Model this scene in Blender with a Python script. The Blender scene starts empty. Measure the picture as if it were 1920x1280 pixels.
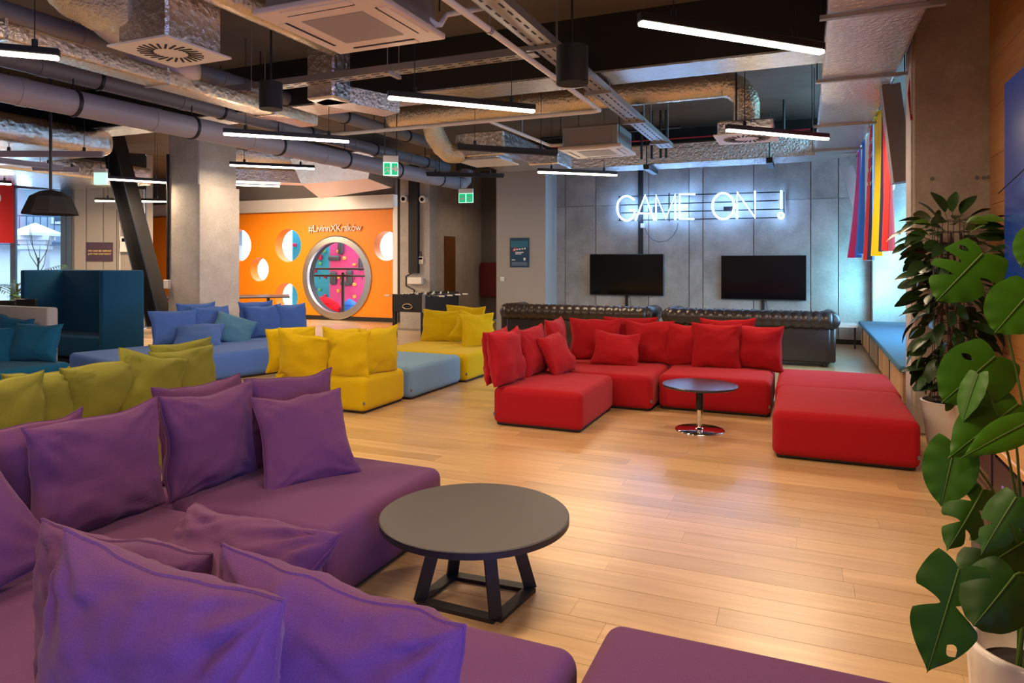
import bpy, bmesh, math, random
from mathutils import Vector, Matrix, noise
S = bpy.context.scene
COL = S.collection
R = math.radians
V = Vector
# ------------------------------------------------------------------ camera
FPX, HOR, CAMH, YAW = 1290.0, 492.0, 1.55, R(23.1)
cam = bpy.data.cameras.new('camera'); co = bpy.data.objects.new('camera', cam); COL.objects.link(co)
co.location = (0, 0, CAMH); co.rotation_euler = (R(90), 0, YAW)
cam.sensor_width = 36; cam.lens = 36 * FPX / 1920; cam.shift_y = -(640 - HOR) / 1920
cam.clip_start = .05; cam.clip_end = 200
S.camera = co
# ------------------------------------------------------------------ look
S.view_settings.view_transform = 'Standard'; S.view_settings.look = 'None'
S.view_settings.exposure = 0.15; S.view_settings.gamma = 1; S.view_settings.use_curve_mapping = False
S.cycles.use_denoising = True
S.cycles.max_bounces = 8; S.cycles.sample_clamp_indirect = 6
w = bpy.data.worlds.new('world'); S.world = w; w.use_nodes = True
bgn = w.node_tree.nodes['Background']; bgn.inputs[0].default_value = (.50, .72, 1, 1); bgn.inputs[1].default_value = 5.5

def area(name, loc, target, sx, sy, power, col, spread=180):
    l = bpy.data.lights.new(name, 'AREA'); l.shape = 'RECTANGLE'; l.size = sx; l.size_y = sy
    l.energy = power; l.color = col; l.spread = R(spread)
    o = bpy.data.objects.new(name, l); COL.objects.link(o); o.location = loc
    o.rotation_euler = (V(target) - V(loc)).to_track_quat('-Z', 'Z').to_euler()
    return o
# daylight at the windows, plus an added blue fill
area('window_daylight_right', (2.62, 11.2, 1.9), (0, 11.2, 1.0), 5.6, 2.6, 340, (.26, .70, 1), 110)
area('window_daylight_reveal', (2.24, 13.35, 1.9), (1.75, 14.25, 1.9), .7, 2.6, 46, (.22, .78, 1), 60)
area('blue_fill_behind', (1.40, -.5, 1.0), (-1.2, 1.1, .62), 1.6, 1.4, 24, (.13, .14, 1), 80)  # added blue fill, source unseen, aimed at the near cushions
area('window_daylight_left', (-17.6, 8.6, 1.9), (-9, 5, 1), 5, 2.8, 300, (.55, .8, 1))
area('climbing_room_daylight', (-12.4, 18.6, 3.7), (-12.4, 18.6, 0), 8, 3.5, 800, (.93, .96, 1))
# the rows of ceiling strip lamps that carry on behind the camera and over the lounge, plus unseen fills added farther back
WARM = (1, .72, .46)
for k, (x, y, p) in enumerate([(-3.4, .6, 50), (-.8, .2, 24), (-.5, 2.7, 48), (-6.5, 1.5, 60), (-5.0, 2.6, 45), (-13.3, 13.0, 120), (-6.6, 15.6, 14)]):  # last two added out of sight to brighten the orange wall and corridor
    a = area('unseen_warm_light', (x, y, 3.02), (x, y, 0), 1.4, .12, p, WARM); a.rotation_euler = (0, 0, R(45))

area('unseen_warm_light', (-13.3, 12.7, 3.3), (-11.2, 15.2, 3.0), 1.4, .12, 60, WARM)  # unseen fill added to brighten the steel fascia over the orange wall
# ------------------------------------------------------------------ pixel -> place in the room
ca, sa = math.cos(YAW), math.sin(YAW)
FW, RT = V((-sa, ca, 0)), V((ca, sa, 0))
def ray(px, py): return FW + RT * ((px - 960) / FPX) + V((0, 0, (HOR - py) / FPX))
EYE = V((0, 0, CAMH))
def U(px, py, z): d = ray(px, py); return EYE + d * ((z - CAMH) / d.z)      # on the level z
def W(px, py, y): d = ray(px, py); return EYE + d * (y / d.y)                # on the plane Y = y
def P(px, py, t): return EYE + ray(px, py) * t                               # at depth t

# ------------------------------------------------------------------ materials
MATS = {}
def nodes(name):
    m = bpy.data.materials.new(name); m.use_nodes = True; nt = m.node_tree
    return m, nt, nt.nodes['Principled BSDF']
def N(nt, t, **kw):
    n = nt.nodes.new(t)
    for k, v in kw.items():
        if k in n.inputs: n.inputs[k].default_value = v
        else: setattr(n, k, v)
    return n
def c4(c): return (c[0], c[1], c[2], 1)
def plain(name, col, rough=.5, metal=0, spec=.5, coat=0, var=.0, scale=8):
    m, nt, b = nodes(name)
    b.inputs['Base Color'].default_value = c4(col); b.inputs['Roughness'].default_value = rough
    b.inputs['Metallic'].default_value = metal; b.inputs['Specular IOR Level'].default_value = spec
    b.inputs['Coat Weight'].default_value = coat
    tc = N(nt, 'ShaderNodeTexCoord'); n = N(nt, 'ShaderNodeTexNoise', Scale=scale, Detail=4)
    nt.links.new(tc.outputs['Object'], n.inputs['Vector'])
    mx = N(nt, 'ShaderNodeMix', data_type='RGBA'); v = max(var, .04)
    mx.inputs[6].default_value = c4([x * (1 - v) for x in col]); mx.inputs[7].default_value = c4([min(1, x * (1 + v)) for x in col])
    nt.links.new(n.outputs['Fac'], mx.inputs[0]); nt.links.new(mx.outputs[2], b.inputs['Base Color'])
    MATS[name] = m; return m
def fabric(name, col, sheen=.12):
    m, nt, b = nodes(name)
    tc = N(nt, 'ShaderNodeTexCoord')
    n1 = N(nt, 'ShaderNodeTexNoise', Scale=260, Detail=3); n2 = N(nt, 'ShaderNodeTexNoise', Scale=5, Detail=3)
    for n in (n1, n2): nt.links.new(tc.outputs['Object'], n.inputs['Vector'])
    mx = N(nt, 'ShaderNodeMix', data_type='RGBA'); mx.inputs[6].default_value = c4([x * .72 for x in col]); mx.inputs[7].default_value = c4([min(1, x * 1.28) for x in col])
    nt.links.new(n1.outputs['Fac'], mx.inputs[0])
    nt.links.new(mx.outputs[2], b.inputs['Base Color'])
    b.inputs['Roughness'].default_value = .92; b.inputs['Specular IOR Level'].default_value = .15
    b.inputs['Sheen Weight'].default_value = sheen; b.inputs['Sheen Roughness'].default_value = .5
    b.inputs['Sheen Tint'].default_value = c4([.5 + .5 * x for x in col])
    bp = N(nt, 'ShaderNodeBump', Strength=.25, Distance=.004); bp2 = N(nt, 'ShaderNodeBump', Strength=.25, Distance=.02)
    nt.links.new(n1.outputs['Fac'], bp.inputs['Height']); nt.links.new(n2.outputs['Fac'], bp2.inputs['Height'])
    nt.links.new(bp2.outputs[0], bp.inputs['Normal']); nt.links.new(bp.outputs[0], b.inputs['Normal'])
    MATS[name] = m; return m
def concrete(name, c1, c2, scale=1.2, rough=.75):
    m, nt, b = nodes(name)
    tc = N(nt, 'ShaderNodeTexCoord'); n = N(nt, 'ShaderNodeTexNoise', Scale=scale, Detail=9, Roughness=.65)
    n2 = N(nt, 'ShaderNodeTexNoise', Scale=28, Detail=5); n3 = N(nt, 'ShaderNodeTexVoronoi', Scale=9)
    oi = N(nt, 'ShaderNodeObjectInfo')
    ad = N(nt, 'ShaderNodeVectorMath', operation='ADD'); sc = N(nt, 'ShaderNodeVectorMath', operation='SCALE'); sc.inputs['Scale'].default_value = 13
    cb = N(nt, 'ShaderNodeCombineXYZ'); nt.links.new(oi.outputs['Random'], cb.inputs[0]); nt.links.new(oi.outputs['Random'], cb.inputs[2])
    nt.links.new(cb.outputs[0], sc.inputs[0]); nt.links.new(tc.outputs['Object'], ad.inputs[0]); nt.links.new(sc.outputs[0], ad.inputs[1])
    for k in (n, n2, n3): nt.links.new(ad.outputs[0], k.inputs['Vector'])
    rp = N(nt, 'ShaderNodeValToRGB'); rp.color_ramp.elements[0].position = .34; rp.color_ramp.elements[1].position = .68
    rp.color_ramp.elements[0].color = c4(c1); rp.color_ramp.elements[1].color = c4(c2)
    nt.links.new(n.outputs['Fac'], rp.inputs[0])
    hv = N(nt, 'ShaderNodeHueSaturation'); ma = N(nt, 'ShaderNodeMapRange'); ma.inputs[3].default_value = .8; ma.inputs[4].default_value = 1.15
    nt.links.new(n2.outputs['Fac'], ma.inputs[0]); nt.links.new(ma.outputs[0], hv.inputs['Value']); nt.links.new(rp.outputs[0], hv.inputs['Color'])
    nt.links.new(hv.outputs[0], b.inputs['Base Color']); b.inputs['Roughness'].default_value = rough
    bp = N(nt, 'ShaderNodeBump', Strength=.25, Distance=.01); nt.links.new(n2.outputs['Fac'], bp.inputs['Height']); nt.links.new(bp.outputs[0], b.inputs['Normal'])
    MATS[name] = m; return m
def foil(name, col=(.72, .68, .64), rough=.28, bump=.5, scale=14):
    m, nt, b = nodes(name)
    tc = N(nt, 'ShaderNodeTexCoord'); n = N(nt, 'ShaderNodeTexNoise', Scale=scale, Detail=6, Roughness=.7); n2 = N(nt, 'ShaderNodeTexVoronoi', Scale=scale * 1.7)
    for k in (n, n2): nt.links.new(tc.outputs['Object'], k.inputs['Vector'])
    b.inputs['Base Color'].default_value = c4(col); b.inputs['Metallic'].default_value = 1; b.inputs['Roughness'].default_value = rough
    bp = N(nt, 'ShaderNodeBump', Strength=bump, Distance=.02); bp2 = N(nt, 'ShaderNodeBump', Strength=bump * .6, Distance=.012)
    nt.links.new(n.outputs['Fac'], bp.inputs['Height']); nt.links.new(n2.outputs['Distance'], bp2.inputs['Height'])
    nt.links.new(bp.outputs[0], bp2.inputs['Normal']); nt.links.new(bp2.outputs[0], b.inputs['Normal'])
    MATS[name] = m; return m
def wood(name, c1, c2, axis=0, rough=.35, coat=.15, vary=.3):
    m, nt, b = nodes(name)
    tc = N(nt, 'ShaderNodeTexCoord'); mp = N(nt, 'ShaderNodeMapping')
    s = [14, 14, 14]; s[axis] = 1.1; mp.inputs['Scale'].default_value = s
    oi = N(nt, 'ShaderNodeObjectInfo'); ge = N(nt, 'ShaderNodeNewGeometry')
    sm = N(nt, 'ShaderNodeMath', operation='ADD'); nt.links.new(oi.outputs['Random'], sm.inputs[0]); nt.links.new(ge.outputs['Random Per Island'], sm.inputs[1])
    fr = N(nt, 'ShaderNodeMath', operation='FRACT'); nt.links.new(sm.outputs[0], fr.inputs[0])
    ml = N(nt, 'ShaderNodeMath', operation='MULTIPLY'); ml.inputs[1].default_value = 31; nt.links.new(sm.outputs[0], ml.inputs[0])
    nt.links.new(tc.outputs['Object'], mp.inputs['Vector'])
    ad = N(nt, 'ShaderNodeVectorMath', operation='ADD'); nt.links.new(mp.outputs[0], ad.inputs[0]); nt.links.new(ml.outputs[0], ad.inputs[1])
    n = N(nt, 'ShaderNodeTexNoise', Scale=1.3, Detail=8, Roughness=.6, Distortion=.6); nt.links.new(ad.outputs[0], n.inputs['Vector'])
    rp = N(nt, 'ShaderNodeValToRGB'); rp.color_ramp.elements[0].position = .3; rp.color_ramp.elements[1].position = .66
    rp.color_ramp.elements[0].color = c4(c1); rp.color_ramp.elements[1].color = c4(c2); nt.links.new(n.outputs['Fac'], rp.inputs[0])
    hv = N(nt, 'ShaderNodeHueSaturation'); ma = N(nt, 'ShaderNodeMapRange'); ma.inputs[3].default_value = 1 - vary; ma.inputs[4].default_value = 1 + vary * .55
    nt.links.new(fr.outputs[0], ma.inputs[0]); nt.links.new(ma.outputs[0], hv.inputs['Value']); nt.links.new(rp.outputs[0], hv.inputs['Color'])
    nt.links.new(hv.outputs[0], b.inputs['Base Color']); b.inputs['Roughness'].default_value = rough
    b.inputs['Coat Weight'].default_value = coat; b.inputs['Coat Roughness'].default_value = .28
    bp = N(nt, 'ShaderNodeBump', Strength=.12, Distance=.004); nt.links.new(n.outputs['Fac'], bp.inputs['Height']); nt.links.new(bp.outputs[0], b.inputs['Normal'])
    MATS[name] = m; return m
def glow(name, col, strength):
    m, nt, b = nodes(name)
    b.inputs['Base Color'].default_value = c4(col); b.inputs['Emission Color'].default_value = c4(col); b.inputs['Emission Strength'].default_value = strength
    MATS[name] = m; return m
def glass(name, tint=(.93, .97, 1), refl=.08, rough=.02):
    m, nt, b = nodes(name); nt.nodes.remove(b)
    t = N(nt, 'ShaderNodeBsdfTransparent'); t.inputs[0].default_value = c4(tint)
    g = N(nt, 'ShaderNodeBsdfGlossy'); g.inputs['Roughness'].default_value = rough
    mx = N(nt, 'ShaderNodeMixShader'); mx.inputs[0].default_value = refl
    nt.links.new(t.outputs[0], mx.inputs[1]); nt.links.new(g.outputs[0], mx.inputs[2]); nt.links.new(mx.outputs[0], nt.nodes['Material Output'].inputs[0])
    MATS[name] = m; return m
def leafmat(name, c1, c2, rough=.38):
    m, nt, b = nodes(name)
    tc = N(nt, 'ShaderNodeTexCoord'); n = N(nt, 'ShaderNodeTexNoise', Scale=6, Detail=3); nt.links.new(tc.outputs['Object'], n.inputs['Vector'])
    oi = N(nt, 'ShaderNodeObjectInfo'); ad = N(nt, 'ShaderNodeMath', operation='ADD'); ml = N(nt, 'ShaderNodeMath', operation='MULTIPLY'); ml.inputs[1].default_value = .6
    nt.links.new(oi.outputs['Random'], ml.inputs[0]); nt.links.new(ml.outputs[0], ad.inputs[0]); s2 = N(nt, 'ShaderNodeMath', operation='MULTIPLY'); s2.inputs[1].default_value = .5
    nt.links.new(n.outputs['Fac'], s2.inputs[0]); nt.links.new(s2.outputs[0], ad.inputs[1])
    mx = N(nt, 'ShaderNodeMix', data_type='RGBA'); mx.inputs[6].default_value = c4(c1); mx.inputs[7].default_value = c4(c2)
    nt.links.new(ad.outputs[0], mx.inputs[0]); nt.links.new(mx.outputs[2], b.inputs['Base Color']); b.inputs['Roughness'].default_value = rough; b.inputs['Specular IOR Level'].default_value = .25
    MATS[name] = m; return m

fabric('purple', (.125, .043, .118)); fabric('green', (.16, .157, .020)); fabric('blue', (.075, .16, .46)); fabric('yellow', (.56, .39, .003))
fabric('red', (.37, .009, .016)); fabric('teal', (.006, .085, .19)); fabric('bluegrey', (.16, .29, .42)); fabric('seagreen', (.075, .215, .36)); fabric('booth', (.008, .072, .15), .1)
fabric('greyfabric', (.36, .34, .33)); fabric('benchtop', (.05, .14, .23)); fabric('bagred', (.62, .012, .03)); fabric('bagpink', (.40, .09, .22)); fabric('turf', (.05, .28, .03))
concrete('concrete_back', (.26, .25, .24), (.48, .46, .44), 1.1); concrete('concrete_column', (.36, .33, .30), (.52, .49, .46), 1.3)
concrete('concrete_pillar', (.36, .29, .24), (.54, .455, .39), 1.1); concrete('ceiling_concrete', (.10, .085, .07), (.16, .14, .12), .7)
plain('speaker_brown', (.15, .105, .085), .6); plain('wall_grey', (.40, .37, .34), .8, var=.05, scale=2); plain('wall_dark', (.16, .15, .15), .8); plain('outer_wall', (.25, .23, .22), .9)
plain('orange', (.90, .26, .002), .5); plain('steel', (.50, .51, .53), .34, 1); plain('fascia_steel', (.80, .80, .82), .42, .15); plain('white_paint', (.8, .79, .77), .5); plain('white_plastic', (.78, .75, .7), .4)
plain('black_metal', (.012, .012, .014), .45); plain('black_matte', (.01, .01, .011), .7); plain('beam_black', (.010, .009, .009), .55); plain('table_grey', (.055, .050, .047), .42, spec=.45); plain('table_gloss', (.03, .03, .034), .24, spec=.8)
plain('chrome', (.85, .85, .87), .07, 1); plain('zinc', (.42, .40, .40), .45, .8); plain('pvc', (.33, .30, .33), .42); plain('pvc_dark', (.20, .18, .19), .45)
plain('leather', (.022, .014, .013), .33, spec=.6); plain('tv_screen', (.003, .003, .004), .12); plain('grille', (.32, .28, .28), .6); plain('cassette', (.72, .62, .55), .45)
plain('metal_panel', (.33, .29, .25), .55); plain('frame_blue', (.05, .09, .14), .5); plain('pot_white', (.72, .66, .60), .25, coat=.3); plain('soil', (.02, .014, .01), .95)
plain('stem_green', (.055, .13, .01), .55); plain('stem_brown', (.06, .035, .02), .8); plain('ply_edge', (.30, .12, .03), .5); plain('hold_grey', (.06, .09, .11), .6)
plain('cyan_wall', (.02, .43, .74), .6); plain('pink_wall', (.66, .10, .42), .6); plain('hold_yellow', (.8, .5, .1), .5); plain('hold_red', (.5, .02, .08), .5); plain('hold_green', (.12, .45, .2), .5)
plain('flag_red', (.75, .02, .02), .7); plain('flag_magenta', (.78, .01, .14), .7); plain('flag_blue', (.015, .17, .75), .7); plain('flag_yellow', (.85, .68, .0), .7); plain('flag_white', (.8, .8, .8), .7); plain('flag_navy', (.02, .03, .12), .7)
plain('poster_purple', (.055, .025, .05), .6); plain('poster_gold', (.75, .52, .14), .6); plain('poster_blue', (.006, .055, .12), .5); plain('poster_light', (.02, .16, .25), .5); plain('fire_red', (.12, .004, .006), .5); plain('door_wood', (.14, .05, .008), .5)
plain('exit_green', (.0, .28, .1), .5); plain('locker', (.05, .035, .04), .42, .6); plain('mesh_brown', (.14, .085, .05), .5, .5); plain('out_stone', (.75, .76, .78), .8); plain('out_wall', (.30, .36, .42), .85); plain('out_ground', (.35, .36, .38), .9)
plain('label_grey', (.12, .12, .13), .6); plain('pink_stripe', (.6, .05, .1), .5); plain('cable_red', (.35, .01, .03), .5); plain('out_pane', (.06, .09, .13), .15); plain('lilac', (.25, .14, .6), .5)
foil('foil', (.84, .81, .80), .14, 1.0, 16); foil('foil_flex', (.85, .72, .5), .22, 1.0, 32); foil('foil_gold', (.84, .70, .52), .17, .9, 16); foil('foil_flat', (.84, .81, .81), .15, .8, 9)
wood('oak', (.50, .305, .135), (.67, .445, .225), 0, .34, .7, .2); wood('oak_bench', (.42, .22, .08), (.60, .34, .14), 2, .5, 0, .2); wood('oak_wall', (.40, .17, .045), (.50, .23, .065), 1, .5, .05, .12)
wood('oak_top', (.45, .22, .07), (.60, .32, .12), 1, .4, .1, .1)
glow('lamp_glow', (1, .80, .58), 26); glow('neon', (.28, .54, 1), 34); m, nt, b = nodes('screen_blue_glow'); MATS['screen_blue_glow'] = m          # dark screen; blue emission stands in for its reflection
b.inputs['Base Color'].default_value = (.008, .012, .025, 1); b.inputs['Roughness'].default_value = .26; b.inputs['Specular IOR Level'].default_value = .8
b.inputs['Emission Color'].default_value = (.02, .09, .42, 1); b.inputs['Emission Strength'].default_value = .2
glow('exit_glow', (.0, .42, .16), .9); glow('exit_white', (.55, 1, .78), .9)
glass('glass'); 
leafmat('monstera', (.007, .034, .001), (.024, .095, .002), .5); leafmat('scheff', (.012, .032, .010), (.032, .075, .018), .32); leafmat('monstera_upper', (.018, .075, .001), (.045, .155, .002), .5); leafmat('palm', (.04, .11, .05), (.09, .2, .08)); leafmat('scheff_young', (.06, .13, .01), (.12, .24, .02))

# ------------------------------------------------------------------ mesh building
class MB:
    def __init__(s, world=False): s.v = []; s.f = []; s.world = world
    def add(s, vs, fs):
        o = len(s.v); s.v += [V(p) for p in vs]; s.f += [tuple(i + o for i in f) for f in fs]; return s
    def box(s, a, b):
        x0, x1 = sorted((a[0], b[0])); y0, y1 = sorted((a[1], b[1])); z0, z1 = sorted((a[2], b[2]))
        return s.add([(x0,y0,z0),(x1,y0,z0),(x1,y1,z0),(x0,y1,z0),(x0,y0,z1),(x1,y0,z1),(x1,y1,z1),(x0,y1,z1)],
                     [(0,3,2,1),(4,5,6,7),(0,1,5,4),(1,2,6,5),(2,3,7,6),(3,0,4,7)])
    def cbox(s, c, sz): return s.box([c[i] - sz[i] / 2 for i in range(3)], [c[i] + sz[i] / 2 for i in range(3)])
    def bevel(s, a, b, r, seg=2):            # box with rounded edges
        bm = bmesh.new(); bmesh.ops.create_cube(bm, size=1)
        for v in bm.verts: v.co = V([a[i] + (b[i] - a[i]) * (v.co[i] + .5) for i in range(3)])
        bmesh.ops.bevel(bm, geom=bm.edges[:], offset=r, segments=seg, profile=.5, affect='EDGES')
        bm.verts.index_update(); s.add([v.co.copy() for v in bm.verts], [[v.index for v in f.verts] for f in bm.faces]); bm.free(); return s
    def bar(s, p, q, wd, ht, up=(0, 0, 1)):  # straight bar of rectangular section
        p, q = V(p), V(q); d = (q - p).normalized(); u = V(up)
        if abs(d.dot(u)) > .97: u = V((0, 1, 0))
        x = d.cross(u).normalized(); u = x.cross(d)
        c = [(-1,-1),(1,-1),(1,1),(-1,1)]
        return s.add([e + x * (i * wd / 2) + u * (j * ht / 2) for e in (p, q) for i, j in c], [(0,1,2,3),(7,6,5,4),(0,4,5,1),(1,5,6,2),(2,6,7,3),(3,7,4,0)])
    def tube(s, pts, r, n=10, close=False, caps=True):
        pts = [V(p) for p in pts]; rs = r if isinstance(r, (list, tuple)) else [r] * len(pts); o = len(s.v); L = len(pts)
        prev = None
        for i, p in enumerate(pts):
            if close: d = pts[(i + 1) % L] - pts[i - 1]
            else: d = pts[min(i + 1, L - 1)] - pts[max(i - 1, 0)]
            d.normalize()
            if prev is None:
                u = V((0, 0, 1)) if abs(d.z) < .9 else V((1, 0, 0)); x = d.cross(u).normalized()
            else: x = (prev - d * prev.dot(d)).normalized()
            prev = x; y = d.cross(x)
            for k in range(n):
                a = 2 * math.pi * k / n; s.v.append(p + x * (rs[i] * math.cos(a)) + y * (rs[i] * math.sin(a)))
        for i in range(L if close else L - 1):
            j = (i + 1) % L
            for k in range(n): m = (k + 1) % n; s.f.append((o + i*n + k, o + i*n + m, o + j*n + m, o + j*n + k))
        if caps and not close:
            s.f.append(tuple(o + k for k in reversed(range(n)))); s.f.append(tuple(o + (L-1)*n + k for k in range(n)))
        return s
    def lathe(s, prof, n=32, c=(0, 0, 0), cap=False):
        o = len(s.v)
        for r, z in prof:
            for k in range(n): a = 2*math.pi*k/n; s.v.append(V((c[0] + r*math.cos(a), c[1] + r*math.sin(a), c[2] + z)))
        for i in range(len(prof) - 1):
            for k in range(n): m = (k+1) % n; s.f.append((o+i*n+k, o+i*n+m, o+(i+1)*n+m, o+(i+1)*n+k))
        if cap:
            s.f.append(tuple(o + k for k in reversed(range(n)))); s.f.append(tuple(o + (len(prof)-1)*n + k for k in range(n)))
        return s
    def prism(s, poly, d, n):                # polygon (points) pushed by vector d
        o = len(s.v); k = len(poly); s.v += [V(p) for p in poly] + [V(p) + V(d) for p in poly]
        s.f.append(tuple(o + i for i in reversed(range(k)))); s.f.append(tuple(o + k + i for i in range(k)))
        for i in range(k): j = (i+1) % k; s.f.append((o+i, o+j, o+k+j, o+k+i))
        return s
    def soft(s, sx, sy, sz, r, crown=0, z0=0, seg=5):       # upholstered block: rounded box, slightly crowned top
        def axis(h):
            e = [-h + r * (1 - math.cos(math.pi/2 * i/seg)) for i in range(seg + 1)]
            return e + [(-h + r) + (2*h - 2*r) * i/8 for i in range(1, 8)] + [-x for x in reversed(e)]
        hx, hy, hz = sx/2, sy/2, sz/2; ax, ay, az = axis(hx), axis(hy), axis(hz)
        def fix(p):
            q = V((max(-hx+r, min(hx-r, p[0])), max(-hy+r, min(hy-r, p[1])), max(-hz+r, min(hz-r, p[2]))))
            d = V(p) - q; l = d.length
            if l > 1e-6: d = d * (r / l) if sum(abs(x) > 1e-9 for x in d) > 1 else d
            p2 = q + d
            if p[2] > 0 and crown: p2.z += crown * (1 - (p2.x/hx)**2) * (1 - (p2.y/hy)**2) * (p[2] / hz)
            p2.z += hz + z0; return p2
        for A, B, mk in ((ax, ay, lambda a, b: (a, b, hz)), (ax, ay, lambda a, b: (a, -b, -hz)), (ax, az, lambda a, b: (a, -hy, b)), (ax, az, lambda a, b: (-a, hy, b)), (ay, az, lambda a, b: (hx, a, b)), (ay, az, lambda a, b: (-hx, -a, b))):
            o = len(s.v); nb = len(B)
            for a in A:
                for b in B: s.v.append(fix(mk(a, b)))
            for i in range(len(A)-1):
                for j in range(nb-1): s.f.append((o+i*nb+j, o+(i+1)*nb+j, o+(i+1)*nb+j+1, o+i*nb+j+1))
        return s
    def crumple(s, start, amp, freq):          # dents for crushed foil
        for i in range(start, len(s.v)):
            p = s.v[i]; n = noise.noise_vector(p*freq); s.v[i] = p + n*amp + noise.noise_vector(p*freq*2.3)*amp*.45
        return s
    def build(s, name, mat, parent=None, smooth=False, weld=False, angle=None):
        off = parent_loc(parent) if (s.world and parent) else V((0, 0, 0))
        me = bpy.data.meshes.new(name); me.from_pydata([tuple(p - off) for p in s.v], [], s.f)
        if weld:
            bm = bmesh.new(); bm.from_mesh(me); bmesh.ops.remove_doubles(bm, verts=bm.verts[:], dist=1e-4); bmesh.ops.recalc_face_normals(bm, faces=bm.faces[:]); bm.to_mesh(me); bm.free()
        if smooth or angle:
            me.polygons.foreach_set('use_smooth', [True] * len(me.polygons))
            if angle: me.set_sharp_from_angle(angle=R(angle))
        me.update()
        return link(name, me, mat, parent)
def smooth_path(pts, rs, k=8):                 # Catmull-Rom through the points
    P_ = [V(p) for p in pts]; out, ro = [], []
    for i in range(len(P_) - 1):
        a, b, c, d = P_[max(i-1, 0)], P_[i], P_[i+1], P_[min(i+2, len(P_)-1)]
        for j in range(k):
            t = j/k; out.append(.5*((2*b) + (c - a)*t + (2*a - 5*b + 4*c - d)*t*t + (3*b - a - 3*c + d)*t**3)); ro.append(rs[i]*(1-t) + rs[i+1]*t)
    return out + [P_[-1]], ro + [rs[-1]]
def parent_loc(p):
    l = V((0, 0, 0))
    while p: l += p.location; p = p.parent
    return l
def link(name, me, mat, parent=None):
    if mat and not me.materials: me.materials.append(MATS[mat] if isinstance(mat, str) else mat)
    o = bpy.data.objects.new(name, me); COL.objects.link(o)
    if parent: o.parent = parent
    return o
def tag(o, label, cat, group=None, kind=None):
    if label: o['label'] = label
    if cat: o['category'] = cat
    if group: o['group'] = group
    if kind: o['kind'] = kind
    return o
def thing(name, label, cat, loc=(0, 0, 0), rotz=0, group=None):
    o = bpy.data.objects.new(name, None); COL.objects.link(o); o.location = loc; o.rotation_euler = (0, 0, rotz); o.empty_display_size = .1
    return tag(o, label, cat, group)
def struct(o): o['kind'] = 'structure'; return o
def part(name, mb, mat, parent, label=None, **k):
    o = mb.build(name, mat, parent, **k)
    if label: o['label'] = label
    return o
def curve_mesh(name, splines, thick):        # flat outline with holes, pushed out to a thickness; splines in local XY
    cu = bpy.data.curves.new(name, 'CURVE'); cu.dimensions = '2D'; cu.fill_mode = 'BOTH'; cu.extrude = thick / 2
    for pts in splines:
        sp = cu.splines.new('POLY'); sp.points.add(len(pts) - 1); sp.use_cyclic_u = True
        for i, p in enumerate(pts): sp.points[i].co = (p[0], p[1], 0, 1)
    return from_curve(cu)
def from_curve(cu):
    o = bpy.data.objects.new('tmp', cu); COL.objects.link(o)
    dg = bpy.context.evaluated_depsgraph_get(); me = bpy.data.meshes.new_from_object(o.evaluated_get(dg))
    bpy.data.objects.remove(o); bpy.data.curves.remove(cu); me.materials.clear(); return me
def text_mesh(txt, size, depth=.004, shear=0, space=1, bold=0):
    cu = bpy.data.curves.new('t', 'FONT'); cu.body = txt; cu.size = size; cu.extrude = depth; cu.align_x = 'CENTER'; cu.align_y = 'CENTER'; cu.shear = shear; cu.space_character = space; cu.offset = bold
    cu.resolution_u = 4
    return from_curve(cu)
def circ(cx, cy, r, n=48, ry=None): return [(cx + r*math.cos(2*math.pi*k/n), cy + (ry or r)*math.sin(2*math.pi*k/n)) for k in range(n)]

# =================================================================== THE ROOM
CEIL = 4.1
OUTLINE = [(4, -4), (4, 23), (-20, 23), (-20, 15.3), (-19.3, 15.2), (-14.34, 11.58), (-27, -1.1), (-27, -4)]
floor = struct(MB().prism([(x, y, -.08) for x, y in OUTLINE], (0, 0, .066), 0).build('floor', 'oak'))
random.seed(4)
PW, near, far = .165, 0, MB()
y = .9
me_cache = {}
while y < 15.3:
    x = -12 - random.random() * 1.6
    xe = 2.6 if y > 7.9 else 1.47
    while x < xe:
        L = random.choice([1.2, 1.5, 1.8, 2.1, 2.4]); x2 = min(x + L, xe)
        vis = (y < 5.9 and x2 > -2.2 - .2*y and y > 1.3) or (5.6 < y < 8.9 and x2 > -4.3 and y < 8.3)
        g = .0012
        if vis and near < 280 and x2 - x > .1:
            near += 1; l = round(x2 - x, 2)
            if l not in me_cache:
                m = MB().box((0, g, -.014), (l - g, PW - g, 0)); me_cache[l] = None
                o = m.build('plank', 'oak', floor); me_cache[l] = o.data
            else: o = link('plank', me_cache[l], None, floor)
            o.location = (x, y, 0)
        else: far.box((x, y + g, -.014), (x2 - g, y + PW - g, 0))
        x = x2
    y += PW
fp = far.build('floor_planks', 'oak', floor); fp['kind'] = 'stuff'
struct(MB().prism([(x, y, CEIL) for x, y in OUTLINE], (0, 0, .2), 0).build('ceiling', 'ceiling_concrete'))
struct(MB().prism([(-14.34, 11.58, 0), (-14.30, 11.72, 0), (-19.2, 15.38, 0), (-19.3, 15.2, 0)], (0, 0, CEIL), 0).build('wall_return', 'metal_panel'))
# back wall, cast in tall panels
YB = 14.5
wb = struct(MB().box((-5.2, YB + .03, 0), (3.2, YB + .3, CEIL)).build('wall_back', 'concrete_back'))
seams = [W(px, 500, YB).x for px in (1043, 1060, 1117, 1216, 1292, 1318, 1413, 1520, 1572)] + [1.12]
for a, b in zip(seams, seams[1:]):
    for z0, z1 in ((0, 2.78), (2.78, CEIL)): MB().box((a + .009, YB, z0 + .006), (b - .009, YB + .03, z1 - .006)).build('concrete_panel', 'concrete_back', wb)
MB().box((-5.1, YB - .015, 0), (1.1, YB, .09)).build('baseboard_back', 'black_matte').__setitem__('kind', 'structure')
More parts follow.
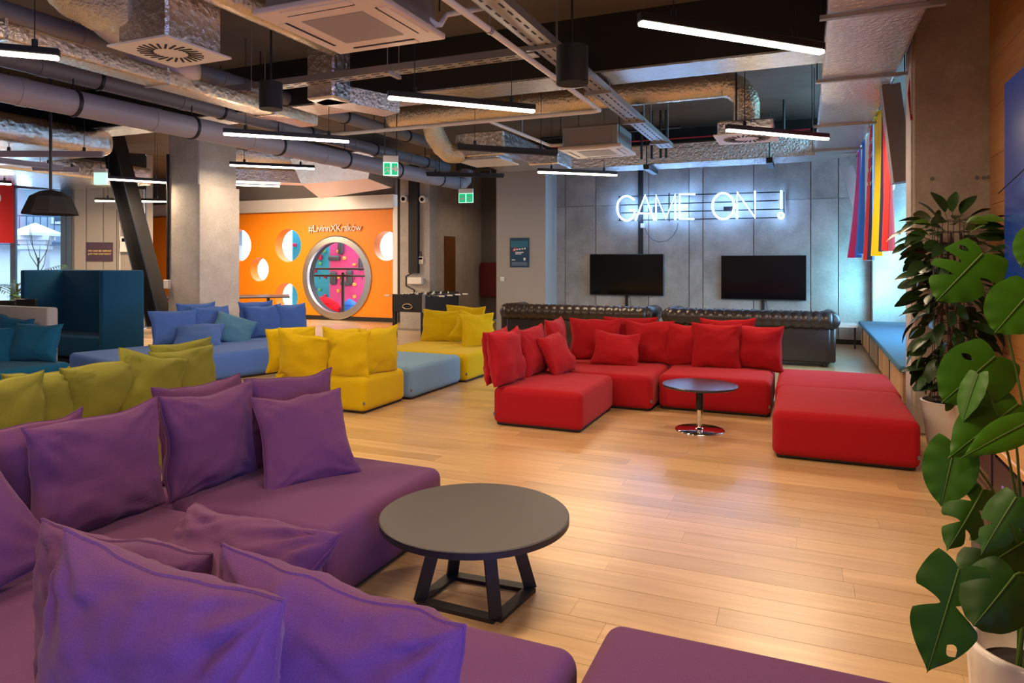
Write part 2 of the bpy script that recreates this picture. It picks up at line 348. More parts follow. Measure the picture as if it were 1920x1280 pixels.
# pale reveal at the end of the window niche
struct(MB().box((1.14, YB - .25, 0), (3.2, YB + .02, CEIL)).build('wall_niche', 'concrete_back'))
# pier with the poster
struct(MB().box((-6.25, 13.78, 0), (-5.1, YB + .3, CEIL)).build('wall_poster', 'wall_grey'))
# corridor behind
struct(MB().box((-8.17, 17.0, 0), (-6.2, 17.2, CEIL)).build('wall_corridor', 'wall_dark'))
struct(MB().box((-6.25, YB + .3, 0), (-6.15, 17.0, CEIL)).build('wall_corridor_right', 'wall_dark'))
struct(MB().box((-8.99, 14.2, 0), (-8.17, 17.2, CEIL)).build('wall_pier', 'concrete_column'))
# outer shell
struct(MB().box((-27, -4.2, 0), (4, -4, CEIL)).build('wall_rear', 'outer_wall'))
struct(MB().box((-8.99, 22.8, 0), (4, 23, CEIL)).build('wall_far', 'outer_wall'))
# right wall: veneered boards with an unseen opening added for the blue fill
XW = 1.48
wr = struct(MB().box((XW + .02, .6, 0), (XW + .25, 7.2, CEIL)).box((XW + .02, -4, 0), (XW + .25, -2.4, CEIL)).box((XW + .02, -2.4, 0), (XW + .25, .6, .5)).box((XW + .02, -2.4, 3.0), (XW + .25, .6, CEIL)).build('wall_right', 'outer_wall'))
z = 0
while z < CEIL:
    yy = 7.16
    while yy > .7:
        y2 = max(.7, yy - 2.1); MB().box((XW, y2 + .002, z + .002), (XW + .02, yy - .002, min(CEIL, z + .41) - .002)).build('wood_panel', 'oak_wall', wr); yy = y2
    z += .41
# niche window on the right
wn = struct(MB().box((2.3, 7.9, 0), (2.42, 14.3, .55)).box((2.3, 7.9, 3.35), (2.42, 14.3, CEIL)).build('wall_window', 'outer_wall'))
w1 = thing('window_1', None, None, (2.3, 11, .55)); w1['kind'] = 'structure'
f = MB(True)
for yy in (7.95, 9.5, 11.1, 12.7, 14.2): f.box((2.3, yy - .04, .55), (2.38, yy + .04, 3.35))
f.box((2.3, 7.9, .55), (2.38, 14.3, .62)).box((2.3, 7.9, 3.28), (2.38, 14.3, 3.35))
part('frame', f, 'frame_blue', w1)
for a, b in ((7.99, 9.46), (9.54, 11.06), (11.14, 12.66), (12.74, 14.16)): part('pane', MB(True).box((2.335, a, .62), (2.343, b, 3.28)), 'glass', w1)
struct(MB().box((1.48, 7.7, 0), (2.42, 7.93, CEIL)).build('wall_niche_near', 'concrete_pillar'))
# concrete pillar on the right
pl = thing('pillar', 'bare concrete pillar between the window niche and the wood wall', 'pillar', (1.19, 7.54, 0))
part('shaft', MB(True).bevel((.9, 7.16, 0), (1.499, 7.69, CEIL), .012, 1), 'concrete_pillar', pl)
part('red_cord', MB(True).tube([(.90, 7.3, 3.3), (.875, 7.25, 3.1), (.89, 7.2, 2.85)], .012, 6), 'cable_red', pl)
part('edge_strip', MB(True).box((.885, 7.2, 0), (.9, 7.5, CEIL)), 'concrete_column', pl)
m = MB(True)
for px, py in ((1748, 335), (1832, 333), (1845, 333), (1855, 332)):
    q = W(px, py, 7.155); m.tube([q, q + V((0, .02, 0))], .018, 10)
part('tie_hole', m, 'wall_dark', pl)
# left concrete column
cl = thing('column', 'square concrete column with black cable, left behind the blue sofa', 'column', (-10.2, 9.44, 0))
part('shaft', MB(True).bevel((-10.6, 9.0, 0), (-9.85, 9.88, CEIL), .015, 1), 'concrete_column', cl)
part('casing', MB(True).bevel((-9.88, 8.975, 0), (-9.80, 9.9, 2.93), .006, 1), 'concrete_column', cl)
p0 = W(315, 300, 8.98)
part('cable', MB(True).tube([(p0.x, 8.975, 3.5), (p0.x, 8.975, 1.2)], .024, 6), 'black_matte', cl)
part('socket', MB(True).bevel((p0.x - .06, 8.93, 1.08), (p0.x + .06, 9.0, 1.24), .01), 'white_plastic', cl)

# ---- orange wall with round openings
YO = 15.2
xl, xr = -19.5, -9.83
holes = [(447, 460, .47), (540, 460, .46), (486, 505, .34), (537, 557, .40), (724, 461, .385), (383, 500, .3)]
O0 = V((xl, YO, 0))
def wo(px, py): q = W(px, py, YO); return q.x - xl, q.z
sp = [[(0, 0), (xr - xl, 0), (xr - xl, 2.95), (0, 2.95)]]
hc = []
for px, py, r in holes: a, b = wo(px, py); hc.append((a, b, r)); sp.append(circ(a, b, r))
bx, bz = wo(631, 520); BR = 1.0; sp.append(circ(bx, bz, BR, 72))
me = curve_mesh('orange', sp, .3)
wo_ = link('wall_orange', me, 'orange'); wo_.rotation_euler = (R(90), 0, 0); wo_.location = (xl, YO + .15, 0); struct(wo_)
bb = struct(MB().box((xl, YO - .02, 0), (xr, YO, .11)).build('baseboard_orange', 'black_matte'))
lb = struct(MB().box((xl, YO - .02, 2.95), (xr, YO + .3, 3.32)).build('trim_1', 'fascia_steel'))
struct(MB().box((xl, YO - .05, 2.93), (xr, YO, 2.965)).build('trim_2', 'ply_edge'))
struct(MB().box((xr, YO - .02, 0), (xr + .14, YO + .3, 3.0)).build('trim_3', 'fascia_steel'))
struct(MB().box((xr + .14, YO - .02, 0), (-8.98, YO + .2, CEIL)).build('trim_4', 'black_matte'))
struct(MB().box((xl, YO + .1, 3.32), (xr, YO + .3, CEIL)).build('wall_above', 'wall_dark'))
rg = thing('portal_ring', 'big brushed steel ring framing the round opening in the orange wall', 'ring', (xl + bx, YO, bz))
ring = MB(); n = 72
for k in range(n):
    pass
prof = [(BR + .13, -.03), (BR + .13, .0), (BR - .02, .0), (BR - .02, .05), (BR - .05, .05), (BR - .05, -.05), (BR + .1, -.05), (BR + .13, -.03)]
o = len(ring.v)
for r, d in prof:
    for k in range(n): a = 2*math.pi*k/n; ring.v.append(V((r*math.cos(a), d, r*math.sin(a))))
for i in range(len(prof)-1):
    for k in range(n): mm = (k+1) % n; ring.f.append((o+i*n+k, o+i*n+mm, o+(i+1)*n+mm, o+(i+1)*n+k))
part('rim', ring, 'steel', rg, angle=30)
m = MB()
for a in [2*math.pi*k/n for k in range(n)]: m.v += [V(((BR - .03)*math.cos(a), .04, (BR - .03)*math.sin(a))), V(((BR - .03)*math.cos(a), .27, (BR - .03)*math.sin(a)))]
m.f = [(2*k, 2*k + 1, (2*k + 3) % (2*n), (2*k + 2) % (2*n)) for k in range(n)]
part('sleeve', m, 'beam_black', rg, smooth=True)
# wall lettering
tq = W(628, 428, YO - .02)
lt = thing('wall_lettering', 'white metal hashtag lettering above the round opening on the orange wall', 'sign', (tq.x, YO - .03, tq.z))
me = text_mesh('#LivinnXKraków', .36, .015, 0, .95)
o = link('letters', me, 'white_paint', lt); o.rotation_euler = (R(90), 0, 0)
wx = W(677, 430, YO).x - W(578, 430, YO).x; sc = wx / max(1e-3, o.dimensions.x); o.scale = (sc, sc * 1.05, 1)
# ---- climbing room beyond
cw = thing('climbing_wall', 'cyan and pink climbing wall with coloured holds seen through the round opening', 'climbing wall', (-12.6, 17.7, 0))
YC = 17.7
xa, xb, xc = W(538, 520, YC).x, W(618, 520, YC).x, W(700, 520, YC).x
xa = W(548, 520, YC).x
part('cyan_panel', MB(True).box((xa, YC, 0), (xb, YC + .08, 3.6)), 'cyan_wall', cw)
part('pink_panel', MB(True).box((xb, YC, 0), (xc + .1, YC + .08, 3.6)), 'pink_wall', cw)
for px, py, sx, sz, mt in [(639, 462, .2, .5, 'hold_grey'), (627, 484, .42, .16, 'hold_grey'), (625, 521, .24, .42, 'hold_grey'), (655, 520, .24, .46, 'hold_grey'), (648, 531, .35, .14, 'hold_grey'), (646, 484, .12, .14, 'hold_yellow'), (635, 471, .12, .12, 'hold_yellow'), (665, 496, .14, .1, 'hold_yellow'), (636, 519, .1, .16, 'hold_yellow'), (665, 533, .12, .14, 'hold_yellow'), (635, 545, .08, .14, 'hold_yellow'), (665, 556, .08, .14, 'hold_yellow'), (625, 570, .12, .1, 'hold_yellow'), (656, 582, .1, .12, 'hold_yellow'), (600, 482, .24, .26, 'hold_red'), (591, 508, .12, .14, 'hold_red'), (610, 555, .14, .16, 'hold_red'), (590, 542, .12, .1, 'hold_red'), (610, 519, .1, .1, 'hold_red'), (553, 459, .14, .16, 'hold_red'), (600, 543, .1, .12, 'hold_green'), (601, 494, .12, .14, 'hold_green'), (608, 470, .14, .2, 'hold_green'), (676, 495, .1, .4, 'hold_grey')]:
    q = W(px, py, YC - .05); sx, sz = (sx, sz) if mt == 'hold_grey' else (sx*.72, sz*.72); part('climbing_hold', MB(True).bevel((q.x - sx/2, YC - .12, q.z - sz/2), (q.x + sx/2, YC, q.z + sz/2), min(sx, sz) * .28, 2), mt, cw, angle=60)
w3 = thing('window_3', None, None, (-14.5, 19.6, 0)); w3['kind'] = 'structure'
f = MB(True).box((-20, 19.6, 0), (-9, 19.75, .12)).box((-20, 19.6, 3.9), (-9, 19.75, CEIL))
for xx in (-19.9, -9.1): f.box((xx - .1, 19.6, 0), (xx + .1, 19.75, CEIL))
part('frame', f, 'white_paint', w3)
part('pane', MB(True).box((-19.8, 19.66, .12), (-9.2, 19.67, 3.9)), 'glass', w3)
struct(MB().box((-20.2, 15.4, 0), (-20, 19.8, CEIL)).build('wall_climbing_left', 'white_paint'))
struct(MB().box((-9.1, 17.2, 0), (-8.99, 19.8, CEIL)).build('wall_climbing_right', 'white_paint'))
struct(MB().box((-20, 15.6, .0), (-8.99, 19.6, .02)).build('trim_5', 'white_paint'))
rk = thing('rope_rail', 'black tee-shaped rail stand in front of the climbing wall', 'rail', tuple(W(643, 590, 16.2).xy) + (0.02,))
q = W(643, 517, 16.2); ql, qr = W(580, 514, 16.2), W(700, 511, 16.2)
part('post', MB(True).tube([(q.x, 16.2, .02), (q.x, 16.2, q.z + .1)], .045, 10), 'black_metal', rk)
part('rail', MB(True).tube([(ql.x, 16.2, q.z), (qr.x, 16.2, q.z)], .03, 8), 'black_metal', rk)
part('rail', MB(True).tube([(ql.x, 16.25, q.z + .2), (qr.x, 16.25, q.z + .2)], .03, 8), 'black_metal', rk)
m = MB(True)
for k in range(9): xx = ql.x + (qr.x - ql.x) * (k + .5) / 9; m.tube([(xx, 16.2, q.z), (xx, 16.2, q.z - .1)], .012, 6)
part('hook', m, 'black_metal', rk)
def beanbag(name, label, q, sx, sy, sz, mat):
    m = MB(); m.lathe([(0.001, 0), (.42, .0), (.5, .12), (.47, .28), (.36, .45), (.2, .58), (.06, .64), (.001, .65)], 28)
    for v in m.v:
        k = noise.noise(v * 4 + V((q[0], 0, 0))) * .06; v.x *= sx * (1 + k); v.y *= sy * (1 + k); v.z *= sz * (1 + k * .6)
    o = m.build(name, mat, None, smooth=True); o.location = q
    tag(o, label, 'beanbag'); part('seam', MB().tube([(.40*sx*math.cos(a), .40*sy*math.sin(a), .40*sz) for a in [k*math.pi/12 for k in range(24)]], .006, 5, close=True), mat, o); return o
beanbag('beanbag', 'red beanbag slumped at the foot of the climbing wall', (W(606, 570, 16.75).x, 16.75, .02), 1.25, .7, .8, 'bagred')
beanbag('beanbag', 'small blue beanbag at the right foot of the climbing wall', (W(656, 576, 16.9).x, 16.9, .02), .55, .5, .7, 'flag_blue')
bq = W(285, 565, 14.4)
beanbag('beanbag', 'pink beanbag beyond the table tennis table, left of the column', (bq.x, 14.4, 0), 1.05, .9, 1.25, 'bagpink')
tag(MB().box((W(272, 600, 13.2).x, 13.5, 0), (W(297, 600, 13.2).x + .6, 15.0, .012)).build('turf_mat', 'turf'), 'small green turf mat on the floor under the pink beanbag', 'mat')

# ---- left facade (runs at 45 degrees), glazed, with a panelled bay
fa = thing('wall_left', None, None, (-14.9, 11.0, 0), R(45)); fa['kind'] = 'structure'
part('backing', MB().box((-.72, .06, 0), (.78, .16, CEIL)), 'metal_panel', fa)
xs = [-.66, -.42, -.08, .19, .5, .74]
for a, b in zip(xs, xs[1:]): part('cladding_panel', MB().box((a + .006, 0, 0), (b - .006, .06, 3.3)), 'metal_panel', fa)
part('edge_trim', MB().box((.74, -.02, 0), (.78, .16, 3.4)), 'steel', fa)
part('header', MB().box((-12, -.1, 3.28), (.78, .2, CEIL)), 'black_matte', fa)
w2 = thing('window_2', None, None, (-14.9, 11.0, 0), R(45)); w2['kind'] = 'structure'
part('backing', MB().box((-17, 0, 0), (-9.4, .14, CEIL)), 'outer_wall', fa)
f = MB()
for a in (-.76, -1.83, -2.95, -4.6, -6.2, -7.8, -9.4): f.box((a - .05, 0, 0), (a + .05, .14, 3.28))
f.box((-9.4, 0, 0), (-.72, .14, .08)).box((-9.4, 0, 3.2), (-.72, .14, 3.28)).box((-.93, .02, .08), (-.8, .1, 3.2))
part('frame', f, 'frame_blue', w2)
for a, b in ((-1.78, -.93), (-2.9, -1.88), (-4.55, -3.0), (-6.15, -4.65), (-7.75, -6.25), (-9.35, -7.85)): part('pane', MB().box((a, .06, .08), (b, .068, 3.2)), 'glass', w2)
struct(MB().box((-27, -4, 0), (-26.8, -1.2, CEIL)).build('wall_side', 'outer_wall'))
# outside: street, building, gate pier
def out(s, d): c = math.cos(R(45)); return V((-14.9 + c*s - c*d, 11.0 + c*s + c*d, 0))
gp = thing('street_ground', 'pale paved street outside the left window', 'pavement', out(-3, 6), R(45))
part('paving', MB().box((-16, -5.6, -.06), (16, 14, -.02)), 'out_ground', gp)
bd = thing('building', 'grey building with balconies across the street outside the left window', 'building', out(-3, 10), R(45))
part('facade', MB().box((-10, 0, 0), (6, 1, 9)), 'out_wall', bd)
part('plinth', MB().box((-10, -.15, 0), (6, 0, 2.2)), 'out_stone', bd)
part('cornice', MB().box((-10, -.3, 2.2), (6, 0, 2.5)), 'out_wall', bd)
for a in (-8, -5.2, -2.4, .4, 3.2):
    wf = part('window', MB().box((a - .6, -.06, 2.9), (a + .6, .05, 5.0)), 'out_stone', bd); part('pane', MB().box((a - .5, -.09, 3.0), (a + .5, -.05, 4.9)), 'out_pane', wf)
for zb in (3.1, 5.3):
    m = MB().box((-9, -.7, zb), (5, -.62, zb + .05)).box((-9, -.7, zb - .95), (5, -.0, zb - .85))
    for k in range(70): m.box((-9 + k*.2, -.68, zb - .9), (-8.97 + k*.2, -.65, zb))
    part('balcony_railing', m, 'frame_blue', bd)
gpq = P(66, 492, 20.0)
g = thing('gate_pier', 'white stone gate pier with a pointed cap outside the left window', 'gate pier', (gpq.x, gpq.y, -.02), R(45))
part('shaft', MB().box((-.3, -.3, 0), (.3, .3, 2.1)), 'out_stone', g)
part('capital', MB().box((-.36, -.36, 1.95), (.36, .36, 2.05)).box((-.34, -.34, 2.1), (.34, .34, 2.22)).box((-.42, -.42, 2.22), (.42, .42, 2.34)), 'out_stone', g)
part('cap', MB().lathe([(.7, 2.34), (.68, 2.42), (.02, 2.72)], 4), 'out_stone', g)
q = P(71, 492, 18.2); t = thing('young_tree', 'bare thin tree outside the left window before the gate pier', 'tree', (q.x, q.y, -.02))
part('trunk', MB().tube([(0, 0, 0), (.01, 0, .9), (0, .01, 1.7)], [.03, .025, .018], 7), 'stem_brown', t)
for a, h, l in ((.3, 1.2, .7), (2.4, 1.3, .75), (1.3, 1.5, .8), (4.0, 1.45, .7), (5.2, 1.6, .9), (3.2, 1.65, 1.0)):
    part('branch', MB().tube([(0, 0, h), (l*.25*math.cos(a), l*.25*math.sin(a), h + l*.45), (l*.35*math.cos(a), l*.35*math.sin(a), h + l)], [.012, .009, .004], 5), 'stem_brown', t)
# panelled bay: poster, meter box
def fpt(px, py):
    d = ray(px, py); t = (11.0 - (-14.9)) / (d.y - d.x) ; return EYE + d * t
def facade_thing(name, label, cat, px, py):
    q = fpt(px, py); c = math.cos(R(45)); off = .012
    return thing(name, label, cat, (q.x + c*off, q.y - c*off, q.z), R(45))
t = facade_thing('poster', 'dark purple poster with golden slogan on the panelled wall', 'poster', 187, 472)
k = 15.9 / 1290
part('sheet', MB().box((-.27, -.006, -.22), (.27, .006, .22)), 'poster_purple', t)
for i, tx in enumerate(('WE CAN BE HEROES', 'JUST FOR ONE NIGHT')):
    o = link('lettering', text_mesh(tx, .062, .001, .15, 1, .001), 'poster_gold', t); o.rotation_euler = (R(90), 0, 0); o.location = (0, -.008, .02 - i*.07)
    o.scale = (.47 / max(.01, o.dimensions.x),) * 2 + (1,)
t = facade_thing('meter_box', 'white meter box with small display on the panelled wall', 'meter box', 237, 458)
part('case', MB().bevel((-.12, -.1, -.18), (.12, 0, .18), .01), 'white_plastic', t); part('display', MB().box((-.08, -.105, .06), (.06, -.1, .14)), 'tv_screen', t)
part('cable', MB().tube([(-.13, -.02, -.1), (-.13, -.02, -.9)], .012, 6), 'white_plastic', t)
part('conduit', MB().tube([(-.13, -.02, .1), (-.13, -.02, 1.2)], .012, 6), 'white_plastic', t)
t = facade_thing('warning_sticker', 'narrow red sticker with white marks above the meter box', 'sticker', 240, 428)
part('sheet', MB().box((-.035, -.004, -.13), (.035, .004, .13)), 'flag_red', t)
part('mark', MB().box((-.02, -.006, .04), (.02, -.004, .1)).box((-.02, -.006, -.09), (.02, -.004, -.02)), 'flag_white', t)

# =================================================================== CEILING SERVICES
def one(name, mb, mat, label, cat, group=None, **k): return tag(mb.build(name, mat, None, **k), label, cat, group)
# dark beams
b1 = thing('ceiling_beam', 'deep black ceiling beam crossing the room above the lounge', 'beam', (-4, 7, 3.5))
part('web', MB(True).box((-16, 6.88, 3.52), (.86, 7.36, CEIL)), 'beam_black', b1)
part('flange', MB(True).box((-16, 6.86, 3.5), (.86, 7.38, 3.52)), 'foil_flat', b1)
b2 = thing('ceiling_beam', 'black ceiling beam behind the neon wall duct', 'beam', (-2, 13.4, 3.5))
part('web', MB(True).box((-7, 13.3, 3.55), (.9, 13.6, CEIL)), 'beam_black', b2)
def strip(px1, py1, px2, py2, z, label, lit=True, wires=True, body='black_metal', power=None):
    a, b = U(px1, py1, z), U(px2, py2, z); c = (a + b) / 2; d = b - a; L = d.length; ang = math.atan2(d.y, d.x)
    t = thing('strip_lamp', label, 'lamp', (c.x, c.y, z), ang, 'suspended strip lamps' if lit else 'unlit strip lamps')
    part('housing', MB().bevel((-L/2, -.028, .005), (L/2, .028, .06), .006, 1), body, t)
    part('diffuser', MB().bevel((-L/2 + .005, -.026, -.02), (L/2 - .005, .026, .012), .012, 2), 'lamp_glow' if lit else body, t)
    for s in (-1, 1):
        h = part('hanger', MB().tube([(s*L*.33, 0, .06), (s*L*.33, 0, .11)], .02, 8), 'black_metal', t)
        if wires: part('wire', MB().tube([(s*L*.33, 0, .1), (s*L*.33, 0, CEIL - z)], .004, 5), 'black_metal', h)
    if lit:
        l = bpy.data.lights.new('lamp_light', 'AREA'); l.shape = 'RECTANGLE'; l.size = L; l.size_y = .05; l.energy = power or (30 if c.y < 7 else 46); l.color = WARM
        o = bpy.data.objects.new('lamp_light', l); COL.objects.link(o); o.parent = t; o.location = (0, 0, -.03)
    return t
strip(1198, 42, 1543, 97, 3.0, 'lit strip lamp nearest the right foil duct, longest and brightest of all')
strip(727, 182, 1003, 208, 3.0, 'lit strip lamp over the yellow sofa, middle of the ceiling')
strip(418, 250, 655, 265, 3.0, 'lit strip lamp hanging under the big grey pipe')
strip(1362, 243, 1553, 260, 3.0, 'lit strip lamp in front of the foil elbow and its square diffuser')
strip(1008, 322, 1157, 328, 3.0, 'lit strip lamp just below the small far air conditioner')
strip(-180, 82, 112, 108, 3.0, 'lit strip lamp cut off by the left edge, before the long foil duct')
strip(430, 309, 590, 316, 3.25, 'lit strip lamp right of the concrete column, upper of two', power=60)
strip(430, 346, 525, 349, 3.25, 'lit strip lamp right of the concrete column, lower of two', power=120)
strip(178, 376, 318, 377.5, 2.86, 'lit strip lamp before the panelled wall, behind the slanted brace')
strip(180, 334, 312, 342, 3.0, 'lit strip lamp left of the column under the flat foil duct')
strip(-60, 341, 22, 345, 3.0, 'lit strip lamp before the red flag at far left')
strip(857, 278, 1045, 290, 3.0, 'unlit black strip lamp below the boxy foil duct', False)
strip(790, 328, 945, 331, 3.2, 'unlit black strip lamp near the corridor mouth', False)
strip(-20, 291, 194, 292, 2.98, 'unlit strip lamp closest under the flat foil duct', False, body='pvc')
strip(-60, 296, 118, 317, 2.98, 'unlit strip lamp behind the pendant cord, slanting', False, body='pvc')
strip(60, 317, 150, 321, 2.98, 'short unlit strip lamp beside the pendant cord', False, body='pvc')
# right foil duct
DX0, DX1, DZ = .145, .80, 3.35
d1 = thing('foil_duct', 'wide rectangular foil duct running along the right wall', 'duct', (.47, 8, 3.55))
m = MB(True)
yy = 3.4; random.seed(2)
m.bevel((DX0, 3.2, DZ), (DX1, 12.6, 3.49), .03, 3)
part('casing', m, 'foil', d1, angle=40)
for yb in (4.2, 5.5, 7.42, 9.85, 12.0):
    part('bracket', MB(True).box((DX0 - .05, yb - .025, DZ - .035), (DX1 + .085, yb + .025, DZ - .005)), 'zinc', d1)
    part('rod', MB(True).tube([(DX0 - .04, yb, DZ - .03), (DX0 - .04, yb, CEIL)], .006, 6).tube([(DX1 + .06, yb, DZ - .03), (DX1 + .06, yb, CEIL)], .006, 6), 'black_metal', d1)
m = MB(True); arc = [(DX1 - .0 - .9 + .9*math.cos(a), 12.5 + .9*math.sin(a)) for a in [k*math.pi/24 for k in range(13)]]
d2 = thing('foil_duct', 'rectangular foil duct along the neon wall with curved right end', 'duct', (-2, 12.9, 3.35))
poly = [(x, y, DZ) for x, y in arc] + [(-4.6, 13.3, DZ), (-4.6, 12.62, DZ), (DX0 - .1, 12.62, DZ)]
part('casing', MB(True).prism(poly, (0, 0, .36), 0), 'foil', d2)
for px in (1226, 1450):
    q = U(px, 318, 3.33); part('hanger', MB(True).tube([(q.x, 12.55, 3.3), (q.x, 12.55, CEIL)], .012, 6).box((q.x - .05, 12.5, 3.25), (q.x + .05, 13.35, 3.34)), 'black_metal', d2)
# round foil pipe with elbow down to a diffuser box
p1 = thing('foil_pipe', 'round gold foil pipe with elbow down to a square diffuser', 'pipe', (-2, 9, 3.78))
ex = W(1400, 200, 9.0).x
pts = [(-5.9 + k*.35, 9.0, 3.78) for k in range(int((ex + 5.9 - .45)/.35) + 1)] + [(ex - .3 + .3*math.sin(a), 9.0, 3.48 + .3*math.cos(a)) for a in [k*math.pi/16 for k in range(9)]] + [(ex, 9, 3.25)]
m = MB(True).tube(*smooth_path(pts, [.155]*len(pts), 4), 28); m.crumple(0, .007, 9); part('pipe', m, 'foil_gold', p1, smooth=True)
part('plenum', MB(True).bevel((ex - .32, 8.7, 3.1), (ex + .32, 9.3, 3.27), .02, 1), 'foil_flat', p1)
def diffuser(parent, cx, cy, z, s):
    pl_ = part('diffuser_plate', MB(True).box((cx - s/2, cy - s/2, z - .015), (cx + s/2, cy + s/2, z)), 'white_plastic', parent)
    for k in range(24):
        a = 2*math.pi*k/24; r0, r1 = s*.2, s*.38
        p, q = V((cx + r0*math.cos(a), cy + r0*math.sin(a), z - .017)), V((cx + r1*math.cos(a + .2), cy + r1*math.sin(a + .2), z - .017))
        part('slot', MB(True).bar(p, q, s*.028, .004), 'black_matte', pl_)
diffuser(p1, ex, 9.0, 3.1, .72)
m = MB(True)
for x in (-5.2, -3.6, -2.2): m.tube([(x, 9, 3.9), (x, 9, CEIL)], .01, 6)
q = W(1380, 170, 8.8); m.tube([(q.x, 8.82, 3.1), (q.x, 8.82, CEIL)], .012, 6)
part('hanger', m, 'black_metal', p1)
# near swirl diffuser box
sb = thing('diffuser_box', 'foil diffuser box with swirl slots and crumpled flexible hose', 'air diffuser', (-4.56, 3.9, 3.2))
part('plenum', MB(True).bevel((-4.82, 3.64, 3.2), (-4.3, 4.16, 3.66), .02, 1), 'foil_flat', sb)
diffuser(sb, -4.56, 3.9, 3.2, .62)
part('hose', MB(True).tube(*smooth_path([(-4.75, 3.75, 3.5), (-5.0, 3.62, 3.52), (-5.16, 3.5, 3.66), (-5.2, 3.36, 3.88), (-5.18, 3.3, 4.06)], [.17, .18, .19, .18, .17]), 30).crumple(0, .022, 9), 'foil_flex', sb, smooth=True)
# air conditioning cassettes
def cassette(cx, cy, z, label):
    t = thing('air_conditioner', label, 'air conditioner', (cx, cy, z))
    part('body', MB().bevel((-.42, -.42, .04), (.42, .42, .34), .015, 1), 'zinc', t)
    pn = part('panel', MB().bevel((-.475, -.475, 0), (.475, .475, .045), .012, 2), 'cassette', t)
    part('grille', MB().box((-.25, -.25, -.004), (.25, .25, .002)), 'grille', t)
    for sx, sy in ((0, 1), (0, -1), (1, 0), (-1, 0)):
        c = (sx*.37, sy*.37); e = (.27, .012) if sx == 0 else (.012, .27)
        part('air_slot', MB().box((c[0] - e[0], c[1] - e[1], -.003), (c[0] + e[0], c[1] + e[1], .001)), 'black_matte', pn)
        part('flap', MB().box((sx*.41 - e[0] - (0.02 if sx else 0), sy*.41 - e[1] - (0.02 if sy else 0), -.006), (sx*.41 + e[0] + (.02 if sx else 0), sy*.41 + e[1] + (.02 if sy else 0), .002)), 'cassette', pn)
    m = MB()
    for sx in (-1, 1):
        for sy in (-1, 1): m.tube([(sx*.44, sy*.44, .2), (sx*.44, sy*.44, CEIL - z)], .006, 6)
    part('rod', m, 'black_metal', t)
    return t
cassette(-2.925, 4.02, 3.2, 'big white ceiling air conditioner at the top centre, nearest the viewer')
ac2 = cassette(-2.88, 10.05, 3.2, 'small white ceiling air conditioner far off, left of the neon sign')
part('vent_grid', MB(True).box((-3.2, 9.62, 3.28), (-2.55, 9.635, 3.5)), 'grille', ac2)
# cable trays
def tray(name_label, a, b, wd):
    a, b = V(a), V(b); c = (a + b)/2; t = thing('cable_tray', name_label, 'cable tray', c)
    d = (b - a).normalized(); s = V((0, 0, 1)).cross(d)
    part('bottom', MB(True).bar(a, b, wd, .006), 'zinc', t)
    for k in (-1, 1): part('side', MB(True).bar(a + s*k*wd/2 + V((0,0,.03)), b + s*k*wd/2 + V((0,0,.03)), .006, .07), 'zinc', t)
    n = int((b - a).length/.16); m = MB(True)
    for i in range(n):
        q = a + d*(.08 + i*.16)
        for k in (-.25, .25): m.bar(q + s*k*wd - d*.045 - V((0,0,.004)), q + s*k*wd + d*.045 - V((0,0,.004)), .016, .003)
    o = part('perforation', m, 'black_matte', t); o['kind'] = 'stuff'
    m = MB(True)
    for i in range(3): o_ = s*(i - 1)*wd*.22 + V((0, 0, .022)); m.tube([a + o_, (a + b)/2 + o_*1.1, b + o_], .014, 6)
    part('cable', m, 'black_matte', t)
    L = (b - a).length; k = .8
    while k < L:
        q = a + d*k; part('bracket', MB(True).bar(q - s*(wd/2 + .05) - V((0,0,.02)), q + s*(wd/2 + .05) - V((0,0,.02)), .04, .03).tube([q - s*(wd/2 + .03), V((0,0,CEIL)) + (q - s*(wd/2 + .03)).xy.to_3d()], .005, 5).tube([q + s*(wd/2 + .03), V((0,0,CEIL)) + (q + s*(wd/2 + .03)).xy.to_3d()], .005, 5), 'zinc', t); k += 1.7
tray('grey perforated cable tray running away towards the neon wall', (-2.06, 3.0, 3.4), (-2.06, 11.2, 3.4), .2)
tray('grey perforated cable tray crossing left to right below the black beam', (-6.2, 5.72, 3.4), (-2.2, 5.72, 3.4), .14)
# conduits
c1 = thing('conduit', 'white conduit pipe with a right angle bend below the cable tray', 'pipe', (-2.2, 6, 3.3))
part('tube', MB(True).tube([(-2.2, 2.6, 3.3), (-2.19, 5, 3.3), (-2.18, 7.6, 3.3), (-2.18, 7.67, 3.3), (-2.25, 7.7, 3.3), (-4, 7.7, 3.3), (-6.3, 7.7, 3.3)], .026, 10), 'white_paint', c1, smooth=True)
for y_ in (4.7, 6.2, 7.5): part('clip', MB(True).tube([(-2.19, y_ - .02, 3.3), (-2.19, y_ + .02, 3.3)], .034, 10).tube([(-2.19, y_, 3.3), (-2.19, y_, CEIL)], .004, 5), 'zinc', c1)
c2 = thing('conduit', 'white conduit branch leading to the small far air conditioner', 'pipe', (-3.5, 8.7, 3.3))
part('tube', MB(True).tube([(-3.6, 7.74, 3.3), (-3.52, 9.65, 3.3), (-3.5, 9.7, 3.3), (-3.3, 9.72, 3.3)], .024, 8), 'white_paint', c2)
part('clip', MB(True).tube([(-3.56, 8.7, 3.3), (-3.56, 8.7, CEIL)], .005, 5), 'zinc', c2)
c3 = thing('drain_pipe', 'short white drain pipe with elbow beside the big air conditioner', 'pipe', (-2.1, 4.2, 3.3))
q1, q2, q3 = U(802, 35, 3.32), U(826, 46, 3.3), U(838, 27, 3.42)
part('tube', MB(True).tube([q1, q2 - V((.03, 0, 0)), q2, q3, q3 + V((.5, .1, .05))], .022, 8), 'white_paint', c3, smooth=True)
